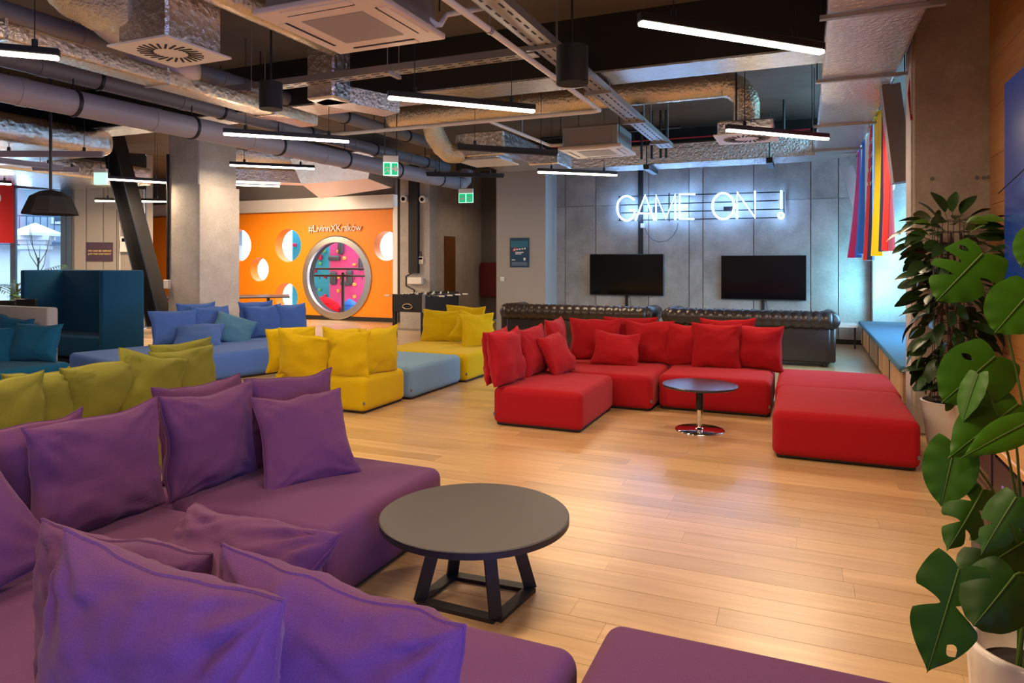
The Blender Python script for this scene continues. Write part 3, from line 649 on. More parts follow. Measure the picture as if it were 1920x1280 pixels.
# long foil duct on the left
d3 = thing('foil_duct', 'long slim foil duct slanting across the left ceiling above the grey pipes', 'duct', (-5.56, 4.5, 3.2))
part('casing', MB(True).bevel((-5.7, 1.5, 3.2), (-5.42, 6.75, 3.34), .03, 2), 'foil_gold', d3, angle=40)
for y_ in (3.2, 4.6, 6.0): part('strap', MB(True).box((-5.71, y_ - .012, 3.19), (-5.41, y_ + .012, 3.35)), 'foil_flat', d3)
d4 = thing('foil_duct', 'round gold foil duct passing behind the big air conditioner', 'duct', (-4.1, 4.4, 3.6))
part('pipe', MB(True).tube([(-4.1, y_, 3.6) for y_ in (2.2, 3, 3.8, 4.6, 5.3)], .10, 16), 'foil_gold', d4, smooth=True)
# grey plastic pipes
def pvc(label, a, b, r, mat, n):
    a, b = V(a), V(b); t = thing('waste_pipe', label, 'pipe', (a + b)/2); d = (b - a).normalized()
    part('pipe', MB(True).tube([a + (b - a)*k/10 for k in range(11)], r, 22), mat, t, smooth=True)
    L = (b - a).length
    for k in range(n):
        q = a + d*(L*(k + .5)/n); part('clamp', MB(True).tube([q - d*.018, q + d*.018], r + .012, 22).tube([q + V((0,0,r)), (q.x, q.y, CEIL)], .008, 5), 'black_metal', t, angle=40)
        q = a + d*(L*(k + .15)/n); part('socket', MB(True).tube([q - d*.05, q + d*.05], r + .006, 22), mat, t, angle=40)
    return t
pv = pvc('thick grey waste pipe crossing the left ceiling down to the corridor', (-7.05, 2.6, 3.2), (-6.65, 12.7, 3.2), .135, 'pvc', 7)
part('elbow', MB(True).tube([(-6.65, 12.7, 3.2), (-6.64, 12.9, 3.2), (-6.62, 13.0, 3.28), (-6.6, 13.05, 3.5)], .13, 18), 'pvc', pv, smooth=True)
pvc('thinner grey waste pipe above and beside the thick one', (-7.1, 2.6, 3.52), (-6.8, 12.5, 3.5), .1, 'pvc_dark', 6)
pvc('dark waste pipe under the left ceiling above the foil duct', (-6.1, 2.4, 3.62), (-6.0, 10.5, 3.62), .09, 'pvc_dark', 5)
q1, q2 = U(300, 128, 3.4), U(120, -30, 3.75)
d6 = thing('waste_pipe', 'curved beige pipe behind the swirl diffuser at top left', 'pipe', q1)
part('pipe', MB(True).tube([q2, q2*.6 + q1*.4 + V((0, 0, -.05)), q1, q1 + V((.3, .17, .0))], .1, 16), 'cassette', d6, smooth=True)
part('clamp', MB(True).tube([q1, (q1.x, q1.y, CEIL)], .008, 5), 'black_metal', d6)
# flat foil duct over the left lounge
d5 = thing('foil_duct', 'broad flat foil duct over the left lounge reflecting the window', 'duct', (-12, 8.5, 3.1))
part('casing', MB(True).bevel((-15.2, 4.5, 3.12), (-9.4, 7.1, 3.5), .14, 4), 'foil_flat', d5, angle=40)
part('casing', MB(True).bevel((-15.0, 7.12, 3.14), (-12.45, 10.2, 3.5), .06, 3), 'foil_flat', d5, angle=40)
for y_ in (5.3, 6.4): part('seam', MB(True).box((-15.1, y_ - .02, 3.105), (-9.5, y_ + .02, 3.125)), 'foil', d5)
dk = thing('foil_duct', 'dark round duct high above the slanted brace', 'duct', (-11, 8, 3.75))
part('pipe', MB(True).tube([(-15, 7.6, 3.78), (-12.6, 7.7, 3.78), (-11.6, 7.75, 3.78)], .16, 16), 'zinc', dk, smooth=True)
part('hanger', MB(True).tube([(-12.6, 7.7, 3.78), (-12.6, 7.7, CEIL)], .01, 5), 'black_metal', dk)
# boxy foil duct with flexible hose near the middle
d7 = thing('foil_duct', 'boxy foil duct with a golden flexible hose, left of the far air conditioner', 'duct', (-4.65, 10.5, 3.2))
part('casing', MB(True).bevel((-5.07, 9.6, 3.2), (-4.23, 11.5, 3.58), .02, 1), 'foil_flat', d7)
h0, h1 = W(808, 222, 9.2), W(850, 287, 9.55)
part('hose', MB(True).tube(*smooth_path([h0 + V((0, 0, .14)), h0, h0*.6 + h1*.4 + V((-.05, 0, -.1)), h1 + V((-.05, 0, .0)), h1 + V((.15, .05, .03))], [.15, .155, .16, .155, .15]), 28).crumple(0, .016, 11), 'foil_flex', d7, smooth=True)
part('branch', MB(True).bevel((-4.23, 10.6, 3.16), (-3.7, 11.3, 3.4), .02, 1), 'foil_flat', d7)
sp1 = thing('diffuser_plate', 'square white ceiling diffuser plate near the corridor mouth', 'air diffuser', U(915, 305, 3.15))
q = U(915, 305, 3.15)
part('plate', MB(True).box((q.x - .38, q.y - .38, 3.14), (q.x + .38, q.y + .38, 3.16)), 'white_plastic', sp1); part('plenum', MB(True).bevel((q.x - .3, q.y - .3, 3.16), (q.x + .3, q.y + .3, 3.5), .02, 1), 'foil_flat', sp1)
d8 = thing('foil_duct', 'foil drop duct turning down just below the big beam, top left of centre', 'duct', (-5, 6.2, 3.3))
a0, a1 = U(600, 190, 3.25), U(735, 215, 3.25)
part('riser', MB(True).bevel((a0.x - .1, a0.y - .1, 3.25), (a0.x + .25, a0.y + .2, CEIL), .02, 1), 'foil_flat', d8)
part('box', MB(True).bar(a0 + V((0, 0, .09)), a1 + V((0, 0, .09)), .3, .18), 'foil', d8)
# foil ducts over the orange wall
d9 = thing('foil_duct', 'angular foil duct hood hanging above the orange wall', 'duct', (-11, 13.8, 3.3))
a = [U(565, 345, 3.2), U(690, 335, 3.2), U(735, 352, 3.2), U(600, 372, 3.2)]
c_ = sum(a, V((0,0,0)))/4
top = [c_ + (p - c_)*1.25 + V((0, 0, .5)) for p in a]
part('hood', MB(True).add(a + top, [(3,2,1,0),(4,5,6,7),(0,1,5,4),(1,2,6,5),(2,3,7,6),(3,0,4,7)]), 'foil', d9)
q1, q2 = U(445, 286, 3.8), U(640, 312, 3.8)
d10 = thing('foil_duct', 'round foil duct between the column and the exit sign', 'duct', (q1 + q2)/2)
part('pipe', MB(True).tube([q1 - (q2 - q1)*.05, (q1 + q2)/2, q2], .2, 16), 'foil', d10, smooth=True)
q1, q2 = U(440, 330, 3.4), U(700, 340, 3.4)
d11 = thing('foil_duct', 'lower foil duct running above the orange wall fascia', 'duct', (q1 + q2)/2)
part('casing', MB(True).bar(q1, q2, .5, .25), 'foil', d11)
# sprinkler and service lines at the back
sv = thing('service_pipes', 'thin red and black service lines under the far ceiling', 'pipes', (-2, 12, 3.9))
part('red_line', MB(True).tube([(-4.4, 12.2, 3.72), (.1, 12.2, 3.72)], .014, 6), 'cable_red', sv)
part('black_line', MB(True).tube([(-4.4, 12.3, 3.66), (.1, 12.3, 3.66)], .018, 6), 'black_metal', sv)
part('upper_line', MB(True).tube([(-4.4, 11.6, 3.78), (-1.9, 11.6, 3.8)], .02, 6), 'black_metal', sv)
for px in (1203, 1222, 1239, 1249, 1470):
    x = W(px, 230, 11.6).x; part('drop', MB(True).tube([(x, 11.6, 3.3 if px < 1400 else 3.6), (x, 11.6, CEIL)], .022, 6), 'black_metal', sv)
sk = thing('ceiling_sensor', 'black drum speaker hanging where the trays cross', 'speaker', P(1073, 125, 5.6))
part('drum', MB().tube([(0, 0, -.14), (0, 0, .16)], .13, 24), 'black_matte', sk, angle=40); part('rod', MB().tube([(0, 0, .16), (0, 0, CEIL - sk.location.z)], .01, 6), 'black_metal', sk)
sk = thing('ceiling_sensor', 'black drum speaker hanging above the grey pipes at left', 'speaker', P(508, 182, 6.7))
part('drum', MB().tube([(0, 0, -.12), (0, 0, .14)], .11, 24), 'black_matte', sk, angle=40); part('rod', MB().tube([(0, 0, .14), (0, 0, CEIL - sk.location.z)], .01, 6), 'black_metal', sk)
# slanted steel brace
q0, q1 = V((-12.2, 9.06, 4.08)), V((-10.74, 9.06 - .12, .45))
br = thing('steel_brace', 'slanting black steel brace left of the concrete column', 'brace', q1)
dd = (q1 - q0).normalized(); sd = V((0, 1, 0)).cross(dd).normalized()
part('flange', MB(True).bar(q0 - sd*.17, q1 - sd*.17, .26, .03, sd), 'black_metal', br); part('flange', MB(True).bar(q0 + sd*.17, q1 + sd*.17, .26, .03, sd), 'black_metal', br)
part('web', MB(True).bar(q0, q1, .03, .34, sd), 'black_metal', br)
# pendant
pq = P(95, 402, 7.5)
pd = thing('pendant_lamp', 'black faceted dome pendant lamp hanging before the left window', 'lamp', (pq.x, pq.y, pq.z))
part('shade', MB().lathe([(.275, 0), (.27, .02), (.2, .19), (.10, .25), (.02, .27), (.02, .255), (.095, .235), (.19, .175), (.262, .012), (.275, 0)], 10), 'black_matte', pd)
part('cord', MB().tube([(0, 0, .27), (0, 0, CEIL - pq.z)], .018, 6), 'black_metal', pd); part('canopy', MB().cbox((0, 0, CEIL - pq.z - .03), (.1, .1, .06)), 'black_metal', pd)
part('socket', MB().tube([(0, 0, .14), (0, 0, .25)], .03, 10), 'black_metal', pd)
# exit signs
def exit_sign(c, label, yaw, wd, ht, drop, arrow):
    t = thing('exit_sign', label, 'exit sign', c, yaw)
    part('housing', MB().bevel((-wd/2, 0, ht), (wd/2, .06, ht + .09), .008, 1), 'white_plastic', t)
    pn = part('panel', MB().box((-wd/2, .02, 0), (wd/2, .035, ht)), 'exit_white', t)
    part('field', MB().box((-wd/2 + .012, .014, .012), (-.012, .02, ht - .012)).box((.012, .014, .012), (wd/2 - .012, .02, ht - .012)), 'exit_glow', t)
    m = MB(); k = ht*.3; cx = -wd/4
    if arrow == 'down': m.add([(cx - .012, .012, .6*ht+k*.6), (cx + .012, .012, .6*ht+k*.6), (cx + .012, .012, .5*ht), (cx - .012, .012, .5*ht)], [(0,1,2,3)]).add([(cx - .05, .012, .5*ht), (cx + .05, .012, .5*ht), (cx, .012, .2*ht)], [(0,1,2)])
    else:
        cx = wd/4; m.add([(cx - .05, .012, .45*ht), (cx, .012, .45*ht), (cx, .012, .58*ht), (cx - .05, .012, .58*ht)], [(0,1,2,3)]).add([(cx, .012, .25*ht), (cx + .06, .012, .51*ht), (cx, .012, .77*ht)], [(0,1,2)])
    part('arrow', m, 'white_paint', t)
    mx = -cx; m = MB()
    def limb(*ps):
        for a, b in zip(ps, ps[1:]): m.bar((mx + a[0]*ht, .012, a[1]*ht), (mx + b[0]*ht, .012, b[1]*ht), .004, ht*.07, (0, 0, 1))
    limb((-.02, .66), (.02, .42)); limb((.02, .42), (.14, .3), (.12, .14)); limb((.02, .42), (-.08, .28), (-.2, .22)); limb((-.02, .64), (.12, .54)); limb((-.02, .64), (-.14, .52))
    m.lathe([(0.001, .0), (.05*ht, .0), (.05*ht, .004), (.001, .004)], 10, (mx + .01*ht, .012, .8*ht))
    part('running_figure', m, 'white_paint', t)
    for s in (-1, 1): part('cable', MB().tube([(s*wd*.4, .03, ht + .09), (s*wd*.4, .03, drop)], .008, 5), 'black_metal', t)
q = P(733, 329, 9.2); exit_sign((q.x, q.y, q.z), 'green exit sign with right arrow hanging over the orange wall', R(38), .2, .18, CEIL - q.z, 'right')
q = P(873, 380, 13.6); exit_sign((q.x, q.y, q.z), 'green exit sign with down arrow at the corridor mouth', R(10), .3, .19, CEIL - q.z, 'down')
q = P(189, 346, 11.0); t = thing('light_box', 'small white lit sign box seen from behind at upper left', 'sign', q, R(20))
part('panel', MB().bevel((-.1, -.03, 0), (.1, .03, .19), .006, 1), 'exit_white', t); part('housing', MB().box((-.1, -.03, .19), (.1, .03, .25)), 'white_plastic', t); part('cable', MB().tube([(0, 0, .25), (0, 0, CEIL - q.z)], .006, 5), 'black_metal', t)
def camera_eye(px, py, y0, label):
    q = W(px, py, y0); t = thing('security_camera', label, 'camera', q)
    part('housing', MB().tube([(0, .12, .02), (0, -.04, 0)], .085, 18), 'white_plastic', t, angle=40); part('lens', MB().tube([(0, -.03, 0), (0, -.06, -.003)], .045, 14), 'tv_screen', t, angle=40)
camera_eye(758, 373, 14.08, 'white dome security camera left of the black cable duct')
camera_eye(793, 374, 14.08, 'white dome security camera right of the black cable duct')
q = W(1667, 348, 14.15); t = thing('security_camera', 'white dome security camera in the window niche beside the flags', 'camera', q)
part('housing', MB().lathe([(.001, -.12), (.05, -.11), (.09, -.06), (.1, 0), (.1, .06), (.001, .06)], 18), 'white_plastic', t, smooth=True); part('lens', MB().tube([(0, -.06, -.03), (0, -.11, -.04)], .05, 12), 'tv_screen', t)
# pier fittings
x0, x1 = W(769, 400, 14.18).x, W(786, 400, 14.18).x
t = thing('cable_duct', 'black vertical cable duct on the pier beside the corridor', 'cable duct', ((x0 + x1)/2, 14.16, 1.5))
zb = W(775, 512, 14.15).z
part('channel', MB(True).box((x0, 14.1, zb), (x1, 14.2, CEIL)), 'black_matte', t)
xm = (x0 + x1)/2
part('cable', MB(True).tube([(x0 + .05, 14.16, zb), (x0 - .1, 14.16, zb - .08), (x0 - .1, 14.16, zb - .3), (xm, 14.16, zb - .4), (xm, 14.16, .5), (xm + .2, 14.16, .4)], .018, 6), 'black_matte', t)
part('junction_box', MB(True).bevel((x0 - .02, 14.08, zb - .26), (x1 + .12, 14.2, zb - .1), .015), 'white_plastic', t)
q = W(790, 488, 14.19); t = thing('thermostat', 'small white thermostat on the pier beside the black cable duct', 'thermostat', q)
part('case', MB().bevel((-.07, -.03, -.09), (.07, 0, .09), .012), 'white_plastic', t); part('display', MB().box((-.045, -.033, .02), (.045, -.03, .065)), 'tv_screen', t); part('cable', MB().tube([(0, -.01, .09), (0, -.01, .2), (-.2, -.01, .22)], .012, 6), 'black_matte', t)
tag(MB(True).box((-8.17, 14.9, 0), (-8.13, 15.42, 2.2)).build('door_1', 'door_wood'), None, None)['kind'] = 'structure'
q = W(921, 521, 16.99); t = thing('hose_cabinet', 'dark red fire hose cabinet on the corridor wall', 'cabinet', q)
part('case', MB().bevel((-.24, -.2, -.5), (.26, 0, .42), .01), 'fire_red', t); part('door', MB().box((-.22, -.215, -.47), (.24, -.2, .39)), 'fire_red', t)
q = W(942, 523, 13.77); t = thing('light_switch', 'white light switch below the blue poster', 'switch', q)
part('plate', MB().bevel((-.05, -.015, -.05), (.05, 0, .05), .008), 'white_plastic', t); part('rocker', MB().bevel((-.03, -.022, -.03), (.03, -.012, .03), .004), 'white_plastic', t)
# blue poster
a, b = W(956, 446, 13.765), W(992, 501, 13.765); cx, cz = (a.x + b.x)/2, (a.z + b.z)/2; hw, hh = (b.x - a.x)/2, (a.z - b.z)/2
t = thing('poster', 'blue event poster with white script title on the grey pier', 'poster', (cx, 13.77, cz))
part('sheet', MB().box((-hw, -.004, -hh), (hw, .006, hh)), 'poster_blue', t); part('glow_band', MB().box((-hw*.9, -.006, hh*.35), (hw*.9, -.004, hh*.8)), 'poster_light', t)
part('title_underline', MB().add([(-hw*.8, -.007, hh*.12), (-hw*.5, -.007, hh*.34), (-hw*.2, -.007, hh*.3), (-hw*.5, -.007, hh*.05)], [(0,3,2,1)]), 'hold_red', t)
for k in range(5): part('title_letter', MB().box((-hw*.6 + k*hw*.27, -.009, hh*(.14 + .02*k)), (-hw*.42 + k*hw*.27, -.007, hh*(.24 + .02*k))), 'flag_white', t)
for k in range(2): part('subtitle', MB().box((-hw*.42, -.009, -hh*(.02 + .1*k)), (hw*.42 - k*hw*.2, -.007, hh*(.045 - .1*k))), 'flag_white', t)
part('date_line', MB().box((-hw*.8, -.009, -hh*.52), (-hw*.45, -.007, -hh*.46)), 'flag_white', t)
part('crest', MB().add([(hw*.42, -.009, -hh*.36), (hw*.66, -.009, -hh*.36), (hw*.64, -.009, -hh*.5), (hw*.54, -.009, -hh*.56), (hw*.44, -.009, -hh*.5)], [(4,3,2,1,0)]), 'flag_white', t)
for k in range(3): part('small_print', MB().box((-hw*.8, -.007, -hh*(.7 + .08*k)), (hw*.8, -.005, -hh*(.67 + .08*k))), 'out_wall', t)

# =================================================================== NEON WALL
YN = 14.3
def nz(x, y): return W(1140 + x/5.333, 340 + y/5.333, YN)
ns = thing('neon_sign', 'white neon sign reading GAME ON ! on a black rack', 'neon sign', tuple(nz(900, 250)))
r_ = .016
def letter(name, lines):
    m = MB(True)
    for pts in lines:
        m.tube([nz(*p) for p in pts], .017, 8)
    o = part('letter', m, 'neon', ns, smooth=True); return o
arcG = [(262, 185), (240, 165), (210, 150), (175, 146), (140, 160), (115, 185), (98, 220), (92, 260), (96, 305), (112, 345), (140, 375), (175, 392), (210, 388), (240, 370), (262, 335), (268, 290), (215, 288)]
letter('G', [arcG]); letter('A', [[(275, 390), (370, 138), (462, 387)], [(302, 320), (432, 320)]])
letter('M', [[(480, 388), (480, 138), (578, 372), (672, 130), (672, 384)]]); letter('E', [[(870, 128), (715, 128), (715, 375), (860, 375)], [(715, 248), (800, 246)]])
letter('O', [[(1152 + 108*math.cos(a), 247 + 130*math.sin(a)) for a in [2*math.pi*k/28 for k in range(29)]]]); letter('N', [[(1290, 372), (1290, 108), (1472, 362), (1468, 96)]])
letter('!', [[(1733, 92), (1733, 275)], [(1730 + 27*math.cos(a), 342 + 27*math.sin(a)) for a in [2*math.pi*k/14 for k in range(15)]]])
for (xa_, ya_), (xb_, yb_) in (((95, 150), (1715, 103)), ((95, 235), (1700, 188)), ((95, 314), (1750, 274)), ((95, 389), (1715, 360))):
    a, b = nz(xa_, ya_), nz(xb_, yb_); part('rack_bar', MB(True).bar(a + V((0, .07, 0)), b + V((0, .07, 0)), .02, .022), 'black_metal', ns)
for x_, ya_, yb_ in ((108, 150, 392), (603, 112, 396), (1758, 100, 365)):
    a, b = nz(x_, ya_), nz(x_, yb_); part('rack_upright', MB(True).bar(a + V((0, .09, 0)), b + V((0, .09, 0)), .025, .025), 'black_metal', ns)
part('transformer', MB(True).box(nz(1150, 250) + V((0, .1, 0)), nz(1250, 290) + V((0, .17, 0))), 'black_metal', ns)
part('transformer', MB(True).box(nz(440, 250) + V((0, .1, 0)), nz(500, 300) + V((0, .17, 0))), 'black_metal', ns)
pts = [(690, 410), (680, 470), (640, 540), (580, 590), (500, 605), (430, 580), (380, 520), (350, 460)]
part('cord', MB(True).tube([nz(*p) + V((0, .13, 0)) for p in pts], .008, 6), 'label_grey', ns)
x0 = W(1201, 400, YB - .03).x
t = thing('cable_duct', 'black vertical cable duct behind the letters of the neon sign', 'cable duct', (x0, YB - .03, 2.5))
part('channel', MB(True).box((x0 - .05, YB - .05, W(1201, 478, YB).z), (x0 + .05, YB, 3.7)), 'black_matte', t)
q = W(1205, 423, YB - .06); part('socket', MB(True).bevel((q.x - .04, YB - .1, q.z - .05), (q.x + .05, YB - .05, q.z + .05), .01), 'white_plastic', t)
def tv(pa, pb, label):
    a, b = W(*pa, YB - .08), W(*pb, YB - .08); cx, cz = (a.x + b.x)/2, (a.z + b.z)/2; hw, hh = (b.x - a.x)/2, (a.z - b.z)/2
    t = thing('television', label, 'television', (cx, YB - .08, cz))
    part('case', MB().bevel((-hw, -.005, -hh), (hw, .04, hh), .008, 1), 'black_metal', t)
    part('screen', MB().box((-hw + .012, -.008, -hh + .02), (hw - .012, -.004, hh - .012)), 'tv_screen', t)
    part('wall_mount', MB().box((-.2, .04, -.2), (.2, .079, .2)), 'black_metal', t)
    part('cable', MB().box((-.03, .05, -1.2), (.03, .075, -hh)), 'black_matte', t)
    part('cable', MB().tube([(.06, .06, -hh), (.1, .06, -hh - .2), (.2, .06, -hh - .28)], .006, 5), 'label_grey', t)
tv((1106, 476.5), (1244, 555), 'black wall television on the left, below the G of the neon sign')
tv((1352, 479), (1512, 564), 'black wall television on the right, below the neon exclamation mark')
# low heating pipe and shelf near the niche
t = thing('wall_shelf', 'small white shelf on black legs between the dark sofa and the bench', 'shelf', tuple(W(1586, 612, 13.9)))
q = W(1586, 612, 13.9)
part('top', MB(True).box((q.x - .35, 13.7, q.z), (q.x + .18, 14.2, q.z + .05)), 'white_plastic', t)
for s in (-.25, .14): part('leg', MB(True).box((q.x + s - .015, 13.75, 0), (q.x + s + .015, 13.78, q.z)), 'black_metal', t)
# window bench
bn = thing('window_bench', 'long window bench with blue seat pad and wooden plank front', 'bench', (1.5, 11, 0))
part('carcass', MB(True).box((.98, 8.3, .06), (2.28, 14.22, .40)), 'black_matte', bn)
pad = part('seat_pad', MB(True).bevel((.9, 8.2, .40), (2.29, 14.24, .47), .025, 3), 'benchtop', bn, angle=50)
part('plinth', MB(True).box((1.0, 8.35, 0), (2.2, 14.2, .06)), 'black_matte', bn)
yy = 8.3; k = 0
while yy < 14.1:
    wdt = .15 if k % 8 else .15
    if k % 9 == 8: part('divider', MB(True).box((.94, yy, .06), (.97, yy + .08, .40)), 'black_matte', bn); yy += .09
    part('front_plank', MB(True).box((.945, yy + .003, .065), (.98, yy + .147, .39)), 'oak_bench', bn); yy += .15; k += 1
# flags
def flag(y0, y1, label, stripes, seed, dot=None, x=.83):
    random.seed(seed); t = thing('flag', label, 'flag', (x, (y0 + y1)/2, 3.38), 0, 'flags hanging along the window niche')
    H, n, mz = 1.8 - .05*(seed % 3), 44, 14
    def pt(u, v):
        yv = y0 + (y1 - y0)*u; a = .015 + .035*v
        return V((x + a*math.sin(u*13 + seed*1.7 + .6*v) + .05*v*math.sin(u*5 + seed) - .08*(v**2)*(seed == 1), yv, 3.38 - H*v + .05*math.sin(math.pi*u)*(v < .02)))
    edges = [0]
    for c, wd in stripes: edges.append(edges[-1] + wd)
    for (c, wd), e0, e1 in zip(stripes, edges, edges[1:]):
        m = MB(True); i0, i1 = e0, e1; nn = max(3, int(n*wd))
        for sgn in (0, 1):
            o = len(m.v)
            for i in range(nn + 1):
                u = i0 + (i1 - i0)*i/nn
                for j in range(mz + 1): m.v.append(pt(u, j/mz) + V((.004*sgn, 0, 0)))
            for i in range(nn):
                for j in range(mz):
                    q = (o+i*(mz+1)+j, o+(i+1)*(mz+1)+j, o+(i+1)*(mz+1)+j+1, o+i*(mz+1)+j+1); m.f.append(q if sgn else q[::-1])
        part('stripe', m, c, t, smooth=True)
    if dot:
        m = MB(True)
        for i in range(5):
            for j in range(4):
                q = pt(.03 + .37*(i + .5)/5, .05 + .42*(j + .5)/4); m.cbox(q + V((-.004, 0, 0)), (.012, .04, .05))
        part('star', m, 'flag_white', t)
    part('eyelet', MB(True).tube([pt(0, 0), pt(0, 0) + V((0, 0, .06))], .012, 6).tube([pt(1, 0), pt(1, 0) + V((0, 0, .06))], .012, 6), 'zinc', t)
rp = thing('flag_line', 'taut line carrying the flags above the window bench', 'line', (.83, 10.8, 3.42))
part('cord', MB(True).tube([(.83, 8.0, 3.42), (.83, 13.6, 3.42)], .006, 5), 'black_metal', rp)
flag(8.25, 9.25, 'red flag hanging nearest the concrete pillar', [('flag_red', .86), ('flag_navy', .14)], 5)
flag(9.3, 10.2, 'yellow flag with a blue band beside the red one', [('flag_yellow', .84), ('flag_blue', .16)], 4)
flag(10.25, 11.3, 'striped red and white flag with starred navy corner', [('flag_navy', .3), ('flag_red', .1), ('flag_white', .2), ('flag_red', .1), ('flag_white', .3)], 3, True)
flag(11.35, 12.4, 'blue flag with yellow and white bands', [('flag_white', .16), ('flag_yellow', .2), ('flag_blue', .44), ('flag_white', .2)], 2)
flag(12.45, 13.3, 'magenta red flag hanging farthest, next to the neon wall', [('flag_blue', .2), ('flag_magenta', .8)], 1)
fq = fpt(8, 350)
t = thing('flag', 'red flag with white disc hanging in the left window', 'flag', (fq.x + .25, fq.y - .25, fq.z), R(45))
def sheet(m, x0, x1, z0, z1, y0=0):
    for sgn in (0, 1):
        o = len(m.v)
        for i in range(17):
            for j in range(9): u = x0 + (x1 - x0)*i/16; m.v.append(V((u, y0 + .03*math.sin(u*9 + j*.2) + .005*sgn, z0 + (z1 - z0)*j/8)))
        for i in range(16):
            for j in range(8): m.f.append((o+i*9+j, o+(i+1)*9+j, o+(i+1)*9+j+1, o+i*9+j+1))
    return m
part('cloth', sheet(MB(), -1.2, .26, -1.25, 0), 'flag_red', t, smooth=True)
m = MB(); o = 0; pts = []
for k in range(28): a = 2*math.pi*k/28; x_ = -.17 + .2*math.cos(a); pts.append((x_, .03*math.sin(x_*9 + .8) - .012, -.28 + .2*math.sin(a)))
m.prism(pts, (0, .004, 0), 0); part('disc', m, 'flag_white', t)
# long grey loudspeaker panels
def slab(pa, pb, y0, wd, dp, mat, label):
    a, b = W(*pa, y0), W(*pb, y0); t = thing('wall_speaker', label, 'speaker', (a + b)/2)
    part('case', MB(True).bar(a, b, dp, wd, (1, 0, 0)), mat, t); part('bracket', MB(True).tube([(a + b)/2, (a + b)/2 + V((.3, .05, 0))], .02, 8), 'zinc', t)
slab((1668, 163), (1691, 342), 8.05, .17, .25, 'speaker_brown', 'tilted long grey loudspeaker beside the concrete pillar')
slab((1588, 314), (1612, 395), 13.6, .2, .12, 'zinc', 'tilted long loudspeaker on the far niche wall behind the flags')
# dark glass board on the wood wall
zt, zb = 2.95, 1.37
gbd = thing('glass_board', 'large dark screen with added blue glow on the wooden right wall', 'screen', (XW - .02, 5.2, 2.1))
part('panel', MB(True).bevel((XW - .05, 3.6, zb), (XW - .005, 6.46, zt), .006, 1), 'screen_blue_glow', gbd)
part('cable', MB(True).tube([W(1889, 362, 6.44) + V((-.06, 0, 0)), (XW - .06, 5.6, 2.25), (XW - .06, 4.6, 2.5)], .004, 5), 'black_matte', gbd)
# locker under it
lk = thing('locker', 'brown metal locker with mesh doors and wooden top behind the monstera', 'locker', (1.1, 3.6, 0))
part('carcass', MB(True).box((.83, 2.95, .03), (1.46, 4.31, .67)), 'locker', lk)
part('top', MB(True).bevel((.80, 2.92, .67), (1.47, 4.33, .71), .006, 1), 'oak_top', lk)
ye = [4.30, 3.84, 3.40, 2.96]
for i, (a, b) in enumerate(zip(ye, ye[1:])):
    d = part('door', MB(True).box((.805, b + .03, .05), (.83, a - .03, .65)), 'locker', lk)
    m = MB(True); nn = 14
    for k in range(nn):
        for j in range(11):
            yy = b + .08 + (a - b - .16)*k/(nn - 1); zz = .14 + .034*j*1.1; m.bar((.8035, yy - .011, zz), (.8035, yy + .011, zz + .017), .003, .006)
    if i != 1:
        s_ = part('door_mesh', m, 'mesh_brown', d); s_['kind'] = 'stuff'
    else: part('sticker', MB(True).box((.80, 3.6, .46), (.806, 3.66, .56)), 'lilac', d)
    part('handle', MB(True).tube([(.79, b + .07, .40), (.81, b + .07, .40)], .022, 12), 'black_metal', d)
    part('frame_rail', MB(True).box((.81, a - .02, .03), (.83, a + .02, .67)), 'black_metal', lk)

# =================================================================== LOW TABLES
t = thing('coffee_table', 'round dark grey coffee table with black frame beside the purple sofa', 'table', tuple(U(890, 1118, 0)))
TH = .388; RR = .437
part('top', MB().lathe([(.001, TH), (RR - .004, TH), (RR, TH - .004), (RR, TH - .03), (RR - .004, TH - .034), (.001, TH - .034)], 64), 'table_grey', t, angle=35)
part('edge_band', MB().lathe([(RR - .001, TH - .003), (RR + .0012, TH - .004), (RR + .0012, TH - .031), (RR - .001, TH - .032)], 64), 'black_metal', t, angle=35)
q = [U(787, 1130, 0), U(848, 1082, 0), U(995, 1107, 0), U(930, 1165, 0)]
L0 = t.location; foot = [p - L0 for p in q]; s_ = .30
ctr = sum(foot, V((0,0,0)))/4
for i in range(4):
    f0, f1 = foot[i], foot[(i + 1) % 4]
    part('base_rail', MB().bar(f0 + V((0,0,.009)), f1 + V((0,0,.009)), .055, .018), 'black_metal', t)
    top = (f0 - ctr)*.62 + ctr*.4; top.z = TH - .03
    part('leg', MB().bar(f0 + V((0,0,.01)), top, .058, .014, (f0 - ctr).cross(V((0,0,1))) if i % 2 == 0 else (f0 - ctr)), 'black_metal', t)
t = thing('coffee_table', 'small round pedestal table with bluish top and chrome base by the red sofa', 'table', tuple(U(1312, 806, 0)))
part('top', MB().lathe([(.001, .425), (.335, .425), (.34, .42), (.34, .408), (.335, .403), (.001, .403)], 56), 'table_gloss', t, angle=35)
part('base', MB().lathe([(.225, 0), (.225, .006), (.215, .011), (.05, .016), (.03, .018), (.026, .04)], 48), 'chrome', t, smooth=True)
part('pedestal', MB().tube([(0, 0, .03), (0, 0, .20)], .026, 20), 'chrome', t, angle=40); part('sleeve', MB().tube([(0, 0, .19), (0, 0, .405)], .034, 20), 'black_metal', t, angle=40)

